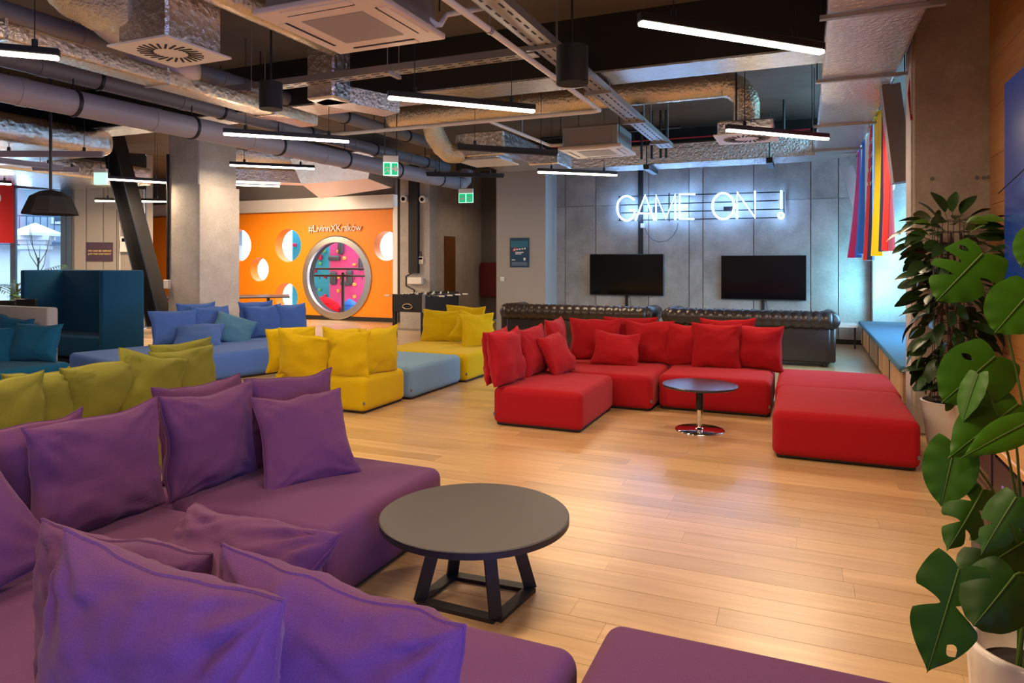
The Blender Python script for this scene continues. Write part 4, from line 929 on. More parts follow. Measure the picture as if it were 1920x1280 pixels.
# =================================================================== SOFA MODULES
SH = .375
def module(name, label, cat, x0, x1, y0, y1, mat, rot=0, loc=None, group=None, h=SH, tag_at=(1, -1)):
    cx, cy = ((x0 + x1)/2, (y0 + y1)/2) if loc is None else loc
    sx, sy = x1 - x0 - .012, y1 - y0 - .012
    t = thing(name, label, cat, (cx, cy, 0), rot, group)
    part('seat', MB().soft(sx, sy, h - .025, .062, .018, .018, 6), mat, t, smooth=True, weld=True)
    part('plinth', MB().bevel((-sx/2 + .03, -sy/2 + .03, .006), (sx/2 - .03, sy/2 - .03, .04), .01, 1), 'black_matte', t)
    for a in (-1, 1):
        for b in (-1, 1): part('foot', MB().tube([(a*(sx/2 - .1), b*(sy/2 - .1), 0), (a*(sx/2 - .1), b*(sy/2 - .1), .02)], .03, 10), 'black_matte', t)
    kx, ky = sx/2 - .019, sy/2 - .019
    for a in (-1, 1):
        for b in (-1, 1): part('corner_seam', MB().tube([(a*kx, b*ky, .07), (a*kx, b*ky, h - .07)], .0035, 5), mat, t)
    part('label_tag', MB().cbox((tag_at[0]*(kx + .004), tag_at[1]*(ky + .004), .11), (.016, .016, .03)), 'label_grey', t)
    return t
G_ = 'modular sofa seats'
module('sofa_module', 'purple sofa seat furthest from the viewer, beside the dark coffee table', 'sofa', -3.2, -1.92, 2.45, 3.52, 'purple')
module('sofa_module', 'purple corner seat at left, between the other two purple seats', 'sofa', -3.2, -1.90, 1.08, 2.44, 'purple')
module('sofa_module', 'purple sofa seat nearest the viewer, holding four big cushions', 'sofa', -1.89, -.63, .86, 2.05, 'purple')
module('ottoman', 'purple ottoman at the bottom edge, without any cushions', 'ottoman', -.61, .44, 1.2, 2.25, 'purple')
module('sofa_module', 'red sofa seat at the left end of the red group', 'sofa', -2.75, -1.85, 5.95, 7.09, 'red', tag_at=(-1, -1))
module('sofa_module', 'red corner seat behind the left red seat', 'sofa', -2.75, -1.45, 7.11, 8.38, 'red')
module('sofa_module', 'red sofa seat behind the small pedestal table', 'sofa', -1.44, -.31, 7.29, 8.42, 'red')
module('ottoman', 'red ottoman nearest the viewer, beside the plant pot', 'ottoman', -.25, .79, 5.82, 7.12, 'red', h=.385)
module('ottoman', 'red ottoman tucked behind the nearer red one, without cushions', 'ottoman', -.28, .82, 7.15, 8.36, 'red', h=.365)
module('sofa_module', 'yellow sofa seat in front, with cushions along its outer edges', 'sofa', -5.32, -4.12, 5.84, 6.64, 'yellow')
module('ottoman', 'blue-grey ottoman wedged between the two yellow seats', 'ottoman', -5.3, -4.06, 6.66, 7.89, 'bluegrey')
module('sofa_module', 'yellow sofa seat furthest back, beside the football table', 'sofa', -5.4, -4.0, 7.91, 9.35, 'yellow')
RB = R(-15)
def bl(n, d): return V((n*.966 + d*.259, -n*.259 + d*.966, 0))
module('sofa_module', 'long blue sofa seat between the dark booth and the yellow cushions', 'sofa', 0, 1.66, 0, 3.3, 'blue', RB, bl(-9.33, 5.15).xy)
module('sofa_module', 'green sofa seat almost hidden behind the row of green cushions', 'sofa', -5.65, -4.32, 2.3, 4.4, 'green')
module('sofa_module', 'teal sofa seat cut off by the left edge', 'sofa', -10.4, -8.05, 4.45, 5.5, 'teal')
t = thing('grey_sofa', 'pale grey sofa backrest behind the teal cushions at far left', 'sofa', (-9.6, 5.68, 0))
part('panel', MB().bevel((-.92, -.07, .04), (.92, .07, .985), .03, 3), 'greyfabric', t, angle=50); part('plinth', MB().box((-.88, -.05, 0), (.88, .05, .04)), 'black_matte', t)
part('piping', MB().tube([(-.9, -.062, .97), (.9, -.062, .97)], .006, 5), 'greyfabric', t)
# booth
bt = thing('booth', 'high-backed dark blue booth seat left of the concrete column', 'booth', (-10.5, 7.3, 0))
X0, X1, Y0, Y1 = -11.5, -9.58, 7.0, 7.7
part('side_panel', MB(True).bevel((X0, Y0, .05), (X0 + .09, Y1, 1.43), .025, 3), 'booth', bt, angle=50); part('side_panel', MB(True).bevel((X1 - .09, Y0, .05), (X1, Y1, 1.43), .025, 3), 'booth', bt, angle=50)
part('back_panel', MB(True).bevel((X0 + .09, Y1 - .09, .05), (X1 - .09, Y1, 1.43), .025, 3), 'booth', bt, angle=50)
part('seat', MB(True).bevel((X0 + .09, Y0 + .05, .1), (X1 - .09, Y1 - .09, .42), .04, 3), 'booth', bt, angle=50)
part('plinth', MB(True).box((X0 + .05, Y0 + .05, 0), (X1 - .05, Y1 - .05, .06)), 'black_matte', bt)

# =================================================================== CUSHIONS
def cushion_mesh(w_, h_, t_, seed, n=22, wr=1.0, pin=.10, dip=.5):
    rnd = random.Random(seed); off = V((rnd.random()*50, rnd.random()*50, rnd.random()*50)); vs, fs, rim = [], [], []
    g = [math.sin(math.pi/2*(-1 + 2*i/n)) for i in range(n + 1)]
    idx = {}
    for s in (1, -1):
        for i, u in enumerate(g):
            for j, v in enumerate(g):
                edge = i in (0, n) or j in (0, n)
                if edge and s == -1: idx[(s, i, j)] = idx[(1, i, j)]; continue
                f = max(0, (1 - u*u)*(1 - v*v))**.42
                # sides pulled in between the pointed corners
                x = u*(1 - pin*(1 - v*v)*abs(u)**1.5); z = v*(1 - pin*(dip if v < 0 else 1)*(1 - u*u)*abs(v)**1.5)
                p = V((x*w_/2, 0, z*h_/2))
                q = V((x*2.1, s*.9, z*2.1)) + off
                big = noise.noise(q)*.15*wr
                er = max(abs(u), abs(v)); cre = 0
                for cx in (-1, 1):          # creases fanning out of the corners
                    for cz in (-1, 1):
                        d_ = math.hypot(u - cx, v - cz); cre += math.sin(math.atan2(v - cz, u - cx)*13 + 4*noise.noise(off + V((cx, cz, s)))) * math.exp(-d_*2.4)*.26*min(1, d_*2.5)*wr
                cre += (math.sin(u*31 + 3*noise.noise(q)) * math.exp(-(1 - abs(v))*8) + math.sin(v*29 + 3*noise.noise(q)) * math.exp(-(1 - abs(u))*8)) * .05*wr
                fine = noise.noise(V((x*5, s*3, z*9)) + off)*.09*wr
                p.y = s*t_/2*(f + (big + cre + fine)*min(1, f*1.6)) - s*0
                p.y += .02*noise.noise(V((u*1.2, 0, v*1.2)) + off)*wr + (.012*wr*noise.noise(V((u*4, 7, v*4)) + off) if er > .9 else 0)
                p.z += .025*noise.noise(V((u*1.6, 3, v*1.6)) + off)*wr*(.5 + abs(v)/2)
                p.x += .02*noise.noise(V((u*1.6, 9, v*1.6)) + off)*wr
                if v < 0: p.y *= 1 + .18*(-v)*(1 + v)*2          # weight settles low
                p.z += h_/2
                idx[(s, i, j)] = len(vs); vs.append(p)
    for s in (1, -1):
        for i in range(n):
            for j in range(n):
                q = (idx[(s,i,j)], idx[(s,i+1,j)], idx[(s,i+1,j+1)], idx[(s,i,j+1)]); fs.append(q if s == -1 else q[::-1])
    ring = [(i, 0) for i in range(n)] + [(n, j) for j in range(n)] + [(i, n) for i in range(n, 0, -1)] + [(0, j) for j in range(n, 0, -1)]
    return vs, fs, [vs[idx[(1, i, j)]] for i, j in ring]
CS = [0]
def cushion(mat, label, pos, yaw=0, w_=.58, h_=.5, t_=.2, lean=0, roll=0, group=None, wr=1.0, n=22, pin=.10, twist=0):
    CS[0] += 1
    vs, fs, rim = cushion_mesh(w_, h_, t_, CS[0]*7.3, n, wr, pin)
    m = MB(); m.add(vs, fs); o = m.build('cushion', mat, None, smooth=True)
    tag(o, label, 'cushion', group)
    M = Matrix.Translation(V((0, 0, h_/2))) @ Matrix.Rotation(R(roll), 4, 'Y') @ Matrix.Translation(V((0, 0, -h_/2)))
    o.matrix_world = Matrix.Translation(V(pos)) @ Matrix.Rotation(R(yaw), 4, 'Z') @ Matrix.Rotation(R(-lean), 4, 'X') @ M
    o.rotation_mode = 'XYZ'
    pts = rim[::1]
    part('seam', MB().tube(pts, .0045, 5, close=True), mat, o)
    return o
# lean > 0 tips the top away (+local y);  yaw 0 = facing the viewer's -Y, yaw 90 = standing along Y
Z = SH - .012
# --- purple, far row along the back edge (x about -3)
g = 'purple cushions'
def pc(label, x, y, yaw, **k): return cushion('purple', label, (x, y, Z), yaw, group=g, **k)
pc('purple cushion upright on the left, middle of the purple back row', -2.90, 2.12, 88, w_=.62, h_=.52, t_=.22, lean=6, n=30)
pc('purple cushion right of the middle one, touching it with a slim gap between', -2.88, 2.74, 88, w_=.58, h_=.52, t_=.22, lean=6, n=30)
pc('purple cushion showing one pointed corner behind the left back cushions', -3.10, 1.90, 90, w_=.62, h_=.50, t_=.16, lean=8)
pc('purple cushion peeking out behind the right one of the back row', -3.12, 2.92, 90, w_=.62, h_=.52, t_=.16, lean=8)
pc('purple cushion with pointed ears at the right end of the back row', -2.82, 3.28, 74, w_=.60, h_=.52, t_=.2, lean=5)
pc('smaller purple cushion leaning in front at the right end of the back row', -2.42, 2.98, 60, w_=.52, h_=.52, t_=.17, lean=32, roll=0, n=30)
pc('purple cushion leaning steeply at the left edge of the picture', -2.60, 1.36, 76, w_=.56, h_=.58, t_=.22, lean=30, roll=-20, n=30)
pc('purple cushion at far left behind the steep one', -3.08, 1.42, 96, w_=.55, h_=.50, t_=.18, lean=10)
# --- purple, nearest row
pc('large purple cushion second from left in the front row, right at the camera', -1.19, 0.98, 2, w_=.58, h_=.60, t_=.25, lean=0, roll=6, wr=.9, pin=.07, n=56)
pc('purple cushion behind the large front one, its corner rising at left', -1.60, 1.22, 2, w_=.58, h_=.50, t_=.22, lean=0, wr=.9, n=40)
pc('purple cushion lying low in the front row with bluish right corner', -1.72, 1.54, 0, w_=.62, h_=.44, t_=.26, lean=46, wr=1.2, n=36)
pc('purple cushion at the right end of the front row, lit blue on its side', -.92, 1.17, 0, w_=.62, h_=.53, t_=.25, lean=0, roll=5, wr=.9, pin=.07, n=56)
# --- green
g = 'green cushions'
def gc(label, x, y, yaw=90, **k): return cushion('green', label, (x, y, Z), yaw, group=g, **k)
gc('green cushion at the left edge of the green row', -4.42, 2.58, 84, w_=.58, h_=.5, t_=.18, lean=12)
gc('green cushion second from left in the green row', -4.53, 2.90, 92, w_=.46, h_=.49, t_=.2, lean=6)
gc('green cushion third from left in the green row, broad and flat', -4.5, 3.30, 90, w_=.56, h_=.5, t_=.2, lean=6)
gc('green cushion hanging folded over its neighbours, fourth in the green row', -4.37, 3.60, 76, w_=.50, h_=.52, t_=.15, lean=16, roll=14, wr=1.4)
gc('green cushion at the right end of the green row', -4.48, 3.98, 88, w_=.60, h_=.52, t_=.2, lean=6)
gc('green cushion with raised ears behind the right end of the green row', -4.72, 4.2, 90, w_=.62, h_=.55, t_=.18, lean=8)
# --- blue
g = 'blue cushions'
def bc(label, n, d, yaw=75, mat='blue', **k): p = bl(n, d); return cushion(mat, label, (p.x, p.y, Z), yaw, group=g, **k)
bc('blue cushion upright at the left end of the blue sofa', -9.90, 4.80, 70, w_=.66, h_=.52, t_=.2, lean=14)
bc('blue cushion behind the sea green one on the blue sofa', -9.95, 5.38, 75, w_=.62, h_=.54, t_=.2, lean=12)
bc('blue cushion lying flat at the left of the blue sofa', -9.42, 4.85, 40, w_=.66, h_=.5, t_=.17, lean=56)
bc('sea green cushion lying on the blue sofa, the only one of its colour', -9.48, 5.5, 62, 'seagreen', w_=.60, h_=.54, t_=.16, lean=44, roll=28)
bc('blue cushion standing second from right on the blue sofa', -9.80, 6.16, 70, w_=.62, h_=.52, t_=.2, lean=10)
bc('blue cushion standing at the right end of the blue sofa', -9.78, 6.66, 80, w_=.60, h_=.52, t_=.2, lean=8)
bc('blue cushion showing only its top behind the right pair', -10.0, 6.15, 75, w_=.62, h_=.58, t_=.16, lean=6)
bc('blue cushion showing only its top behind the left pair', -10.14, 5.25, 75, w_=.62, h_=.58, t_=.16, lean=6)
# --- teal
g = 'teal cushions'
cushion('teal', 'teal cushion at the left edge, in front of the others', (-8.95, 5.0, Z), 25, .66, .46, .2, 28, 0, g)
cushion('teal', 'teal cushion nearest the dark booth', (-8.45, 5.28, Z), 18, .60, .47, .2, 16, 0, g)
cushion('teal', 'teal cushion behind, with one pointed corner up', (-9.1, 5.40, Z), 5, .62, .52, .18, 10, 6, g)
# --- yellow
g = 'yellow cushions'
def yc(label, x, y, yaw, **k): return cushion('yellow', label, (x, y, k.pop('z', Z)), yaw, group=g, **k)
yc('yellow cushion at the left edge of the front yellow seat', -5.22, 6.05, 60, w_=.56, h_=.48, t_=.18, lean=6)
yc('yellow cushion slumped over the front edge of the yellow seat', -4.86, 5.83, 4, w_=.64, h_=.52, t_=.17, lean=-8, z=Z - .06, wr=1.4, roll=8, pin=.12)
yc('yellow cushion second from right at the front of the yellow seat', -4.42, 5.93, 6, w_=.56, h_=.50, t_=.19, lean=4, wr=1.2, z=Z - .02)
yc('yellow cushion at the right corner of the front yellow seat', -4.22, 6.22, 78, w_=.56, h_=.50, t_=.18, lean=-2, wr=1.2)
yc('yellow cushion hidden behind the front yellow row', -4.74, 6.26, 10, w_=.54, h_=.47, t_=.17, lean=14)
yc('yellow cushion standing alone at left on the far yellow seat', -5.02, 9.05, 12, w_=.62, h_=.48, t_=.2, lean=10, wr=1.2)
yc('yellow cushion at the back of the far yellow seat', -4.75, 9.28, 0, w_=.66, h_=.54, t_=.18, lean=6)
yc('yellow cushion leaning diagonally in the middle of the far yellow seat', -4.42, 8.92, 30, w_=.56, h_=.46, t_=.18, lean=24, roll=20, wr=1.2)
yc('yellow cushion at the right end of the far yellow seat, next to the red sofa', -4.22, 8.72, 50, w_=.54, h_=.48, t_=.18, lean=14, wr=1.2)
# --- red
g = 'red cushions'
def rc(label, x, y, yaw, **k): return cushion('red', label, (x, y, k.pop('z', Z)), yaw, group=g, **k)
rc('red cushion at the left front end of the red sofa', -2.66, 6.18, 82, w_=.56, h_=.53, t_=.22, lean=8)
rc('red cushion just behind the left front one, only its edge showing', -2.82, 6.28, 90, w_=.56, h_=.52, t_=.17, lean=4)
rc('red cushion second along the left side of the red sofa', -2.62, 6.78, 86, w_=.56, h_=.52, t_=.2, lean=8)
rc('red cushion tipped sideways on the left red seat', -2.34, 6.93, 80, w_=.50, h_=.47, t_=.19, lean=26, roll=-4, wr=1.2)
rc('red cushion against the left side of the red corner', -2.62, 7.55, 92, w_=.58, h_=.54, t_=.2, lean=8)
rc('red cushion in the corner of the red sofa', -2.34, 8.04, 12, w_=.64, h_=.52, t_=.2, lean=10)
rc('small red cushion leaning in front of the corner cushions', -1.98, 7.66, 14, w_=.54, h_=.42, t_=.17, lean=24, roll=6)
rc('red cushion behind and right of the small leaning one', -1.70, 8.06, 2, w_=.58, h_=.50, t_=.2, lean=10)
rc('red cushion peeking over the back of the red corner seat', -1.98, 8.32, 0, w_=.66, h_=.52, t_=.15, lean=4)
rc('red cushion left of the square one on the middle red seat', -1.24, 8.08, 4, w_=.54, h_=.49, t_=.2, lean=10)
rc('square red cushion standing in front on the middle red seat', -.92, 7.94, 4, w_=.54, h_=.51, t_=.18, lean=10)
rc('red cushion at the right end of the red back row', -.50, 8.06, 0, w_=.55, h_=.50, t_=.2, lean=10)
rc('red cushion peeking out behind the square one', -.84, 8.34, 0, w_=.62, h_=.54, t_=.15, lean=4)

# =================================================================== CHESTERFIELDS
def chesterfield(x0, x1, yb, label):
    t = thing('chesterfield_sofa', label, 'sofa', ((x0 + x1)/2, yb + .45, 0)); L = x1 - x0; h = L/2
    part('back', MB().bevel((-h + .12, -.42, .07), (h - .12, -.22, .66), .03, 2), 'leather', t, angle=50)
    n = int(L/.145); pts, rs = [], []
    for k in range(n*6 + 1):
        u = k/(n*6); pts.append((-h + .1 + (L - .2)*u, -.38, .69)); rs.append(.125 + .016*abs(math.sin(math.pi*n*u)))
    part('back_roll', MB().tube(pts, rs, 20), 'leather', t, smooth=True)
    for k in range(n + 1): part('button', MB().tube([(-h + .1 + (L - .2)*k/n, -.34, .805), (-h + .1 + (L - .2)*k/n, -.34, .83)], .013, 8), 'leather', t)
    for s in (-1, 1):
        a = part('arm', MB().bevel((s*(h - .2), -.40, .07), (s*(h - .05), .45, .60), .03, 2), 'leather', t, angle=50)
        part('arm_roll', MB().tube([(s*(h - .12), -.44, .69), (s*(h - .12), -.40, .69), (s*(h - .12), .42, .68), (s*(h - .12), .47, .68)], [.10, .135, .135, .1], 20), 'leather', a, smooth=True)
    for k in range(3): w3 = (L - .5)/3; part('seat_cushion', MB().bevel((-h + .25 + w3*k + .004, -.2, .26), (-h + .25 + w3*(k + 1) - .004, .42, .44), .04, 3), 'leather', t, angle=50)
    part('frame', MB().box((-h + .13, -.38, .05), (h - .13, .4, .26)), 'leather', t)
    for sx in (-1, 1):
        for sy in (-.36, .36): part('foot', MB().lathe([(.02, 0), (.035, .03), (.03, .07)], 12, (sx*(h - .2), sy, 0)), 'black_matte', t)
chesterfield(-4.98, -2.28, 11.1, 'black leather chesterfield seen from behind, left of the pair')
chesterfield(-2.12, .46, 11.1, 'black leather chesterfield seen from behind, right of the pair')

# =================================================================== GAME TABLES
ft = thing('football_table', 'black table football table beside the far yellow seat', 'game table', (-7.46, 12.85, 0))
X0, X1, Y0, Y1 = -.37, .37, -.78, .78
for sx in (-1, 1):
    for sy in (-1, 1): part('leg', MB().bevel((sx*.37 - .07*(sx > 0) , sy*.78 - .09*(sy > 0), 0), (sx*.37 + .07*(sx < 0), sy*.78 + .09*(sy < 0), .56), .006, 1), 'black_metal', ft)
part('end_panel', MB().box((X0, Y0, .54), (X1, Y0 + .03, .9)), 'black_metal', ft); part('end_panel', MB().box((X0, Y1 - .03, .54), (X1, Y1, .9)), 'black_metal', ft)
part('side_panel', MB().box((X1 - .03, Y0 + .03, .52), (X1, Y1 - .03, .88)), 'black_metal', ft); part('side_panel', MB().box((X0, Y0 + .03, .52), (X0 + .03, Y1 - .03, .88)), 'black_metal', ft)
part('playfield', MB().box((X0 + .03, Y0 + .03, .7), (X1 - .03, Y1 - .03, .73)), 'turf', ft)
part('corner_trim', MB().box((X1 - .03, Y0 - .006, .54), (X1 + .006, Y0 + .06, .91)), 'steel', ft); part('corner_trim', MB().box((X1 - .01, Y1 - .03, .54), (X1 + .006, Y1 + .006, .91)), 'steel', ft)
part('ball_return', MB().tube([(.0 + .11*math.cos(a), Y0 - .012, .66 + .05*math.sin(a)) for a in [2*math.pi*k/20 for k in range(20)]], .012, 6, close=True), 'chrome', ft)
part('cross_rail', MB().box((X0 + .05, Y0 + .03, .16), (X1 - .05, Y0 + .07, .2)), 'steel', ft)
for k in range(8):
    yy = -.62 + k*.177; s = 1 if k % 2 else -1
    rd = part('rod', MB().tube([(-.42 - .14*(s < 0), yy, .86), (.42 + .14*(s > 0), yy, .86)], .008, 8), 'chrome', ft)
    part('handle', MB().tube([(s*.54, yy, .86), (s*.66, yy, .86)], .017, 10), 'white_plastic', rd)
    for j in range(3): x_ = (j - 1)*.18; part('player', MB().bevel((x_ - .014, yy - .01, .79), (x_ + .014, yy + .01, .91), .005, 1), 'white_plastic' if k % 2 else 'black_metal', rd)
tq = V((-12.35, 12.1, 0))
tt = thing('tennis_table', 'dark table tennis table with net standing behind the concrete column', 'game table', tq, R(42))
part('top', MB().box((-1.37, -.66, .74), (-.004, .66, .765)), 'black_metal', tt); part('top', MB().box((.004, -.66, .74), (1.37, .66, .765)), 'black_metal', tt)
part('net', MB().box((-.004, -.76, .765), (.004, .76, .91)), 'label_grey', tt); part('net_tape', MB().box((-.006, -.76, .9), (.006, .76, .915)), 'white_paint', tt)
for sx in (-1, 1):
    lg = part('frame', MB().box((sx*.9 - .03, -.5, .06), (sx*.9 + .03, -.44, .74)).box((sx*.9 - .03, .44, .06), (sx*.9 + .03, .5, .74)).box((sx*.9 - .35, -.5, .09), (sx*.9 + .35, -.44, .14)).box((sx*.9 - .35, .44, .09), (sx*.9 + .35, .5, .14)), 'black_metal', tt)
    for a in (-.32, .32):
        for b in (-.47, .47): part('caster', MB().tube([(sx*.9 + a, b - .015, .045), (sx*.9 + a, b + .015, .045)], .045, 12), 'zinc', lg)
# dining chairs and table by the left window
for i, (px, tdist, lab) in enumerate([(-6, 10.2, 'dark chair at the left edge behind the pale grey backrest'), (34, 10.6, 'dark chair beside the small wooden table near the left window')]):
    q = P(px, 600, tdist); t = thing('dining_chair', lab, 'chair', (q.x, q.y, 0), R(30))
    part('seat', MB().bevel((-.2, -.2, .43), (.2, .2, .47), .015), 'black_metal', t); part('backrest', MB().bevel((-.17, .16, .62), (.17, .2, .98), .015), 'black_metal', t)
    for a in (-.17, .17):
        for b in (-.17, .17): part('leg', MB().tube([(a, b, 0), (a, b, .44 if b < 0 else .9)], .016, 8), 'black_metal', t)
q = P(10, 580, 11.2); t = thing('dining_table', 'small wooden table between the dark chairs by the left window', 'table', (q.x, q.y, 0), R(45))
part('top', MB().bevel((-.4, -.4, .72), (.4, .4, .75), .006), 'oak_top', t)
for a in (-.35, .35):
    for b in (-.35, .35): part('leg', MB().tube([(a, b, 0), (a, b, .72)], .02, 8), 'black_metal', t)

# =================================================================== PLANTS
def frond(rnd, L, droop, n=18):
    m = MB(); pts = []
    for k in range(n + 1): u = k/n; pts.append(V((L*u*.8, 0, L*u*.75 - droop*u*u*L)))
    m.tube(pts, [.008*(1 - .8*k/n) for k in range(n + 1)], 4)
    for k in range(4, n + 1):
        u = k/n; l = L*.42*math.sin(math.pi*min(1, .15 + u*.85))**.7
        for s in (-1, 1):
            d = V((.6, s*.85, -.12)).normalized(); p = pts[k]; w3 = V((.012, 0, .0)); e = p + d*l + V((0, 0, -.25*l*l/L))
            m.add([p - w3, p + d*l*.5 - w3*1.4 + V((0,0,.02)), e, p + d*l*.5 + w3*1.4 + V((0,0,.02)), p + w3], [(0,1,3,4), (1,2,3)])
    return m
def palm(label, q, h, nf, seed, Lf=1.0):
    rnd = random.Random(seed); t = thing('potted_palm', label, 'plant', q)
    part('pot', MB().lathe([(.001, 0), (.17, 0), (.2, .38), (.18, .38), (.17, .33), (.001, .33)], 20), 'pot_white', t, angle=40)
    part('stem', MB().tube([(0, 0, .3), (.02, .01, h)], [.04, .02], 8), 'stem_brown', t)
    for k in range(nf):
        m = frond(rnd, Lf*rnd.uniform(.75, 1.1), rnd.uniform(.35, 1.0)); a = 2*math.pi*k/nf + rnd.uniform(-.3, .3); hh = h*rnd.uniform(.75, 1.0)
        Rz = Matrix.Rotation(a, 3, 'Z'); m.v = [Rz @ v + V((0, 0, hh)) for v in m.v]; part('frond', m, 'palm', t)
q = P(30, 600, 13.2); palm('tall potted palm at the left edge in front of the window', (q.x, q.y, 0), 1.15, 13, 1, 1.05)
q = P(78, 600, 12.6); palm('potted palm whose tips show above the booth before the left window', (q.x, q.y, 0), .92, 9, 2, .8)
q = P(243, 600, 14.6); palm('potted palm whose tips show above the booth under the meter box', (q.x, q.y, 0), .95, 10, 3, .8)
# ---- tall dark plant in a white pot in front of the pillar
pt_ = V((1.10, 6.62, 0)); rnd = random.Random(11)
sp_ = thing('potted_shrub', 'tall dark-leaved potted plant on a wire trellis before the concrete pillar', 'plant', pt_)
part('pot', MB().lathe([(.001, 0), (.15, 0), (.17, .05), (.215, .40), (.22, .41), (.205, .415), (.195, .37), (.001, .37)], 36), 'pot_white', sp_, angle=40)
part('soil', MB().lathe([(.001, .385), (.197, .375)], 24), 'soil', sp_)
m = MB()
for k in range(10): a = 2*math.pi*k/10; m.tube([(.13*math.cos(a), .13*math.sin(a), .36), (.13*math.cos(a), .13*math.sin(a), 1.9)], .0028, 4)
for k in range(17): m.tube([(.13*math.cos(a), .13*math.sin(a), .42 + k*.092) for a in [2*math.pi*j/16 for j in range(16)]], .0028, 4, close=True)
part('trellis', m, 'black_metal', sp_)
for k in range(4):
    a = 2*math.pi*k/4 + .4; part('stem', MB().tube([(.07*math.cos(a + z_), .07*math.sin(a + z_), .36 + z_*.55) for z_ in [j*.26 for j in range(11)]], .011, 6), 'stem_brown', sp_)
def small_leaf(L, wd, bend):
    m = MB(); n = 7; o = 0
    for i in range(n + 1):
        u = i/n; hw = wd/2*math.sin(math.pi*min(1, u*.93 + .035))**.8
        for s in (-1, 0, 1): m.v.append(V((L*u, s*hw, -bend*L*u*u + (.22*hw if s else 0))))
    for i in range(n):
        for j in range(2): m.f.append((i*3 + j, (i + 1)*3 + j, (i + 1)*3 + j + 1, i*3 + j + 1))
    m.tube([V((-.05, 0, 0)), V((0, 0, 0)), V((L*.5, 0, -bend*L*.25 + .001))], .0025, 4)
    return m
bases = [small_leaf(.17, .095, .25).build('leaf', 'scheff', sp_, smooth=True), small_leaf(.19, .09, .4).build('leaf', 'scheff', sp_, smooth=True), small_leaf(.16, .09, .15).build('leaf', 'scheff', sp_, smooth=True), small_leaf(.15, .06, .15).build('leaf', 'scheff_young', sp_, smooth=True)]
def put_leaf(o, z_, a, r, pitch, roll):
    o.location = (r*math.cos(a), r*math.sin(a), z_); o.rotation_euler = (roll, pitch, a)
cnt = 0
for k in range(235):
    z_ = .5 + 1.44*(k/235)**.95; top = z_ > 1.62
    a = k*2.39996 + rnd.uniform(-.4, .4); base = bases[3] if (z_ > 1.75 and rnd.random() < .35) else bases[rnd.randrange(3)]
    if k < 4: o = bases[k]
    else: o = base.copy(); COL.objects.link(o)
    wide = 1 + .5*math.sin((z_ - .5)*2.1)
    r = rnd.uniform(.09, .20)*wide*(1.15 if top else 1)
    put_leaf(o, z_, a, r, rnd.uniform(-.1, 1.0) if not top else rnd.uniform(-.6, .5), rnd.uniform(-1.1, 1.1)); o.scale = (rnd.uniform(.8, 1.2),)*3
for z_, a, r, pch in [(z0 - .15, a0, r0, p0) for z0, a0, r0, p0 in [(2.12, 2.2, .06, -1.25), (2.1, .6, .1, -1.1), (2.12, 1.2, .05, -1.3), (2.05, 3.4, .22, -.1), (2.05, -.2, .24, -.2), (2.0, .15, .26, .05), (1.98, 3.0, .26, .1), (1.92, 3.3, .25, .25), (1.95, -.5, .25, -.05), (2.08, 2.8, .1, -.9)]]:
    o = bases[rnd.choice([1, 2, 3])].copy(); COL.objects.link(o); put_leaf(o, z_, a, r, pch, rnd.uniform(-.4, .4)); o.scale = (1.15,)*3
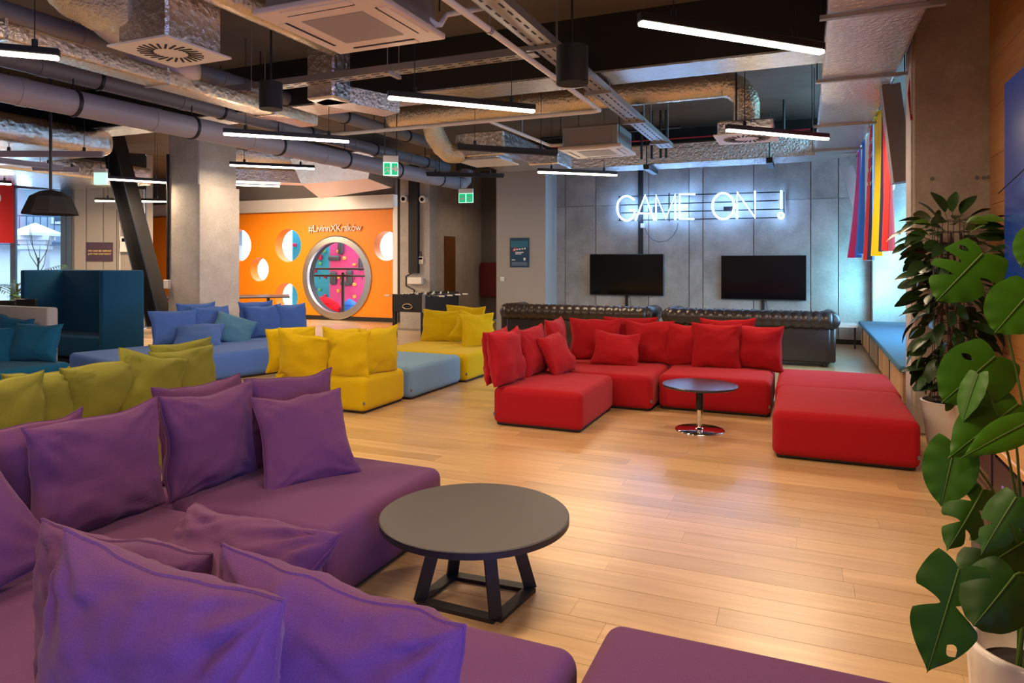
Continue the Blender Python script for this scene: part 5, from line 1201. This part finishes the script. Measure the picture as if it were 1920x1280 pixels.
# ---- monstera in front at the right
mp_ = U(1936, 1214, .38); mx, my = mp_.x, mp_.y
ms = thing('potted_monstera', 'monstera with big split leaves in a white glazed pot, front right', 'plant', (mx, my, 0))
part('pot', MB().lathe([(.001, 0), (.13, 0), (.15, .04), (.168, .33), (.170, .365), (.164, .38), (.152, .382), (.143, .37), (.138, .30), (.001, .30)], 48), 'pot_white', ms, smooth=True)
part('soil', MB().lathe([(.001, .315), (.139, .305)], 28), 'soil', ms)
def monstera_leaf(B, T, wd, slits, seed, face, fold=.25, curl=.35, name='leaf'):
    """blade from petiole joint B to tip T; slits = (side, place, depth, width, hole end or 0); face = rough way the upper side looks"""
    B, T = V(B), V(T); L = (T - B).length; ez = (T - B).normalized(); fx = V(face); ex = ez.cross(fx).normalized(); ny = ex.cross(ez).normalized()
    if ny.dot(fx) < 0: ny = -ny
    if ex.dot(RT) < 0: ex = -ex
    m = MB(True); NU = 14
    def point(side, s, u, lobe=1):
        al = R(150)*(1 - s)**1.1 + R(14)*s
        ln = wd*(.76*math.sin(math.pi*(.20 + .80*s**.86))**(.5 + .55*s) if s < 1 else 0)*lobe
        a2 = al - .45*u*(1 - s)
        x = side*u*ln*math.sin(a2); y = s*L + u*ln*math.cos(a2)*.8
        z = fold*u*ln - curl*(u**2)*ln*1.2 - curl*.35*L*max(0, y/L)**2 + .02*wd*math.sin(s*30)*u*u
        return B + ex*x + ez*y + ny*z
    for side in (-1, 1):
        cuts = sorted(c for c in slits if c[0] == side); ed = [(0, 0, 2, 0)] + [(c[1], c[3], c[2], c[4]) for c in cuts] + [(1, 0, 2, 0)]
        for (sa, wa, ua, ha), (sb, wb, ub, hb) in zip(ed, ed[1:]):
            def open_(u, w0, u0, h):
                if u <= u0: return 0
                if h: return w0*math.sin(math.pi*min(1, (u - u0)/(h - u0)))**.7 if u < h else 0
                return w0*((u - u0)/(1 - u0))**.6
            n = max(4, int(54*(sb - sa))); o = len(m.v)
            for i in range(n + 1):
                f = i/n
                for j in range(NU + 1):
                    u = j/NU; a_ = sa + open_(u, wa, ua, ha); b_ = sb - open_(u, wb, ub, hb); rd = 1
                    if wa and not ha: rd -= .10*max(0, 1 - f*5)**2
                    if wb and not hb: rd -= .10*max(0, 1 - (1 - f)*5)**2
                    m.v.append(point(side, a_ + (b_ - a_)*f, u, rd))
            for i in range(n):
                for j in range(NU):
                    q = (o + i*(NU+1) + j, o + (i+1)*(NU+1) + j, o + (i+1)*(NU+1) + j + 1, o + i*(NU+1) + j + 1); m.f.append(q if side == 1 else q[::-1])
    lf = part(name, m, 'monstera_upper' if B.z > .95 else 'monstera', ms, smooth=True)  # lighter green for leaves joined higher up
    mid = [point(1, s/10, 0) + ny*.0015 for s in range(11)]
    part('midrib', MB(True).tube(mid, [.0034*(1 - .07*k) for k in range(11)], 5), 'stem_green', lf)
    return B
def petiole(B, sway=.1, r=.006, z0=.3):
    a = V((mx + random.uniform(-.05, .05), my + random.uniform(-.05, .05), z0)); b = V(B); c = a*.45 + b*.55 + V((.06, 0, .12 + sway))
    pts = [a*(1-u)**2 + c*2*u*(1-u) + b*u**2 for u in [k/10 for k in range(11)]]
    part('petiole', MB(True).tube(pts, [r*(1 - .04*k) for k in range(11)], 6), 'stem_green', ms)
random.seed(8); TC = V((-.3, -1, .25))
for (bp, tp, tb, tt_, wd, sl, fc, fd, cu) in [
    ((1842, 476), (1757, 562), 2.35, 2.28, .135, ((-1, .30, .30, .05, 0), (-1, .50, .25, .05, 0), (-1, .14, .45, .03, .85), (1, .35, .5, .06, 0)), (-.15, -1, .25), .08, .12),
    ((1934, 545), (1866, 622), 2.15, 2.1, .115, (), (-.3, -1, .1), .1, .1),
    ((1866, 668), (1768, 752), 2.30, 2.2, .135, ((-1, .28, .35, .035, .7),), (-.1, -1, .35), .08, .12),
    ((1834, 702), (1800, 792), 2.2, 2.15, .055, (), (-.9, -1, .2), .3, .2),
    ((1908, 758), (1784, 852), 2.2, 2.05, .112, ((1, .55, .5, .05, 0),), (0, -.9, .5), .1, .2),
    ((1930, 790), (1808, 852), 2.1, 2.0, .062, (), (0, -1, .6), .25, .25),
    ((1790, 836), (1764, 950), 2.15, 2.12, .098, (), (-.2, -1, .2), .2, .12),
    ((1842, 918), (1786, 1028), 2.1, 2.02, .085, ((-1, .25, .25, .07, 0), (-1, .55, .25, .06, 0), (1, .3, .3, .06, 0), (1, .6, .3, .05, 0)), (.1, -1, .3), .1, .5),
    ((1905, 932), (1838, 1036), 1.95, 1.92, .07, ((1, .4, .3, .06, 0), (-1, .5, .35, .05, 0)), (-.3, -.9, .5), .1, .35),
    ((1930, 1010), (1800, 1088), 2.1, 2.0, .125, ((-1, .45, .45, .04, 0),), (0, -.8, .7), .1, .3),
    ((1798, 1066), (1738, 1262), 2.0, 1.95, .125, ((-1, .36, .22, .075, 0), (1, .34, .25, .07, 0), (1, .64, .45, .05, .9)), (-.2, -1, .2), .12, .1),
    ((1902, 1078), (1832, 1168), 1.95, 1.88, .115, (), (0, -.9, .5), .1, .4),
    ((1952, 430), (1914, 500), 2.2, 2.15, .07, (), (-.3, -1, .2), .1, .1)]:
    B, T = P(*bp, tb), P(*tp, tt_); monstera_leaf(B, T, wd, sl, int(bp[0] + tp[1]), fc, fd, cu); petiole(B, random.uniform(0, .15), .005)
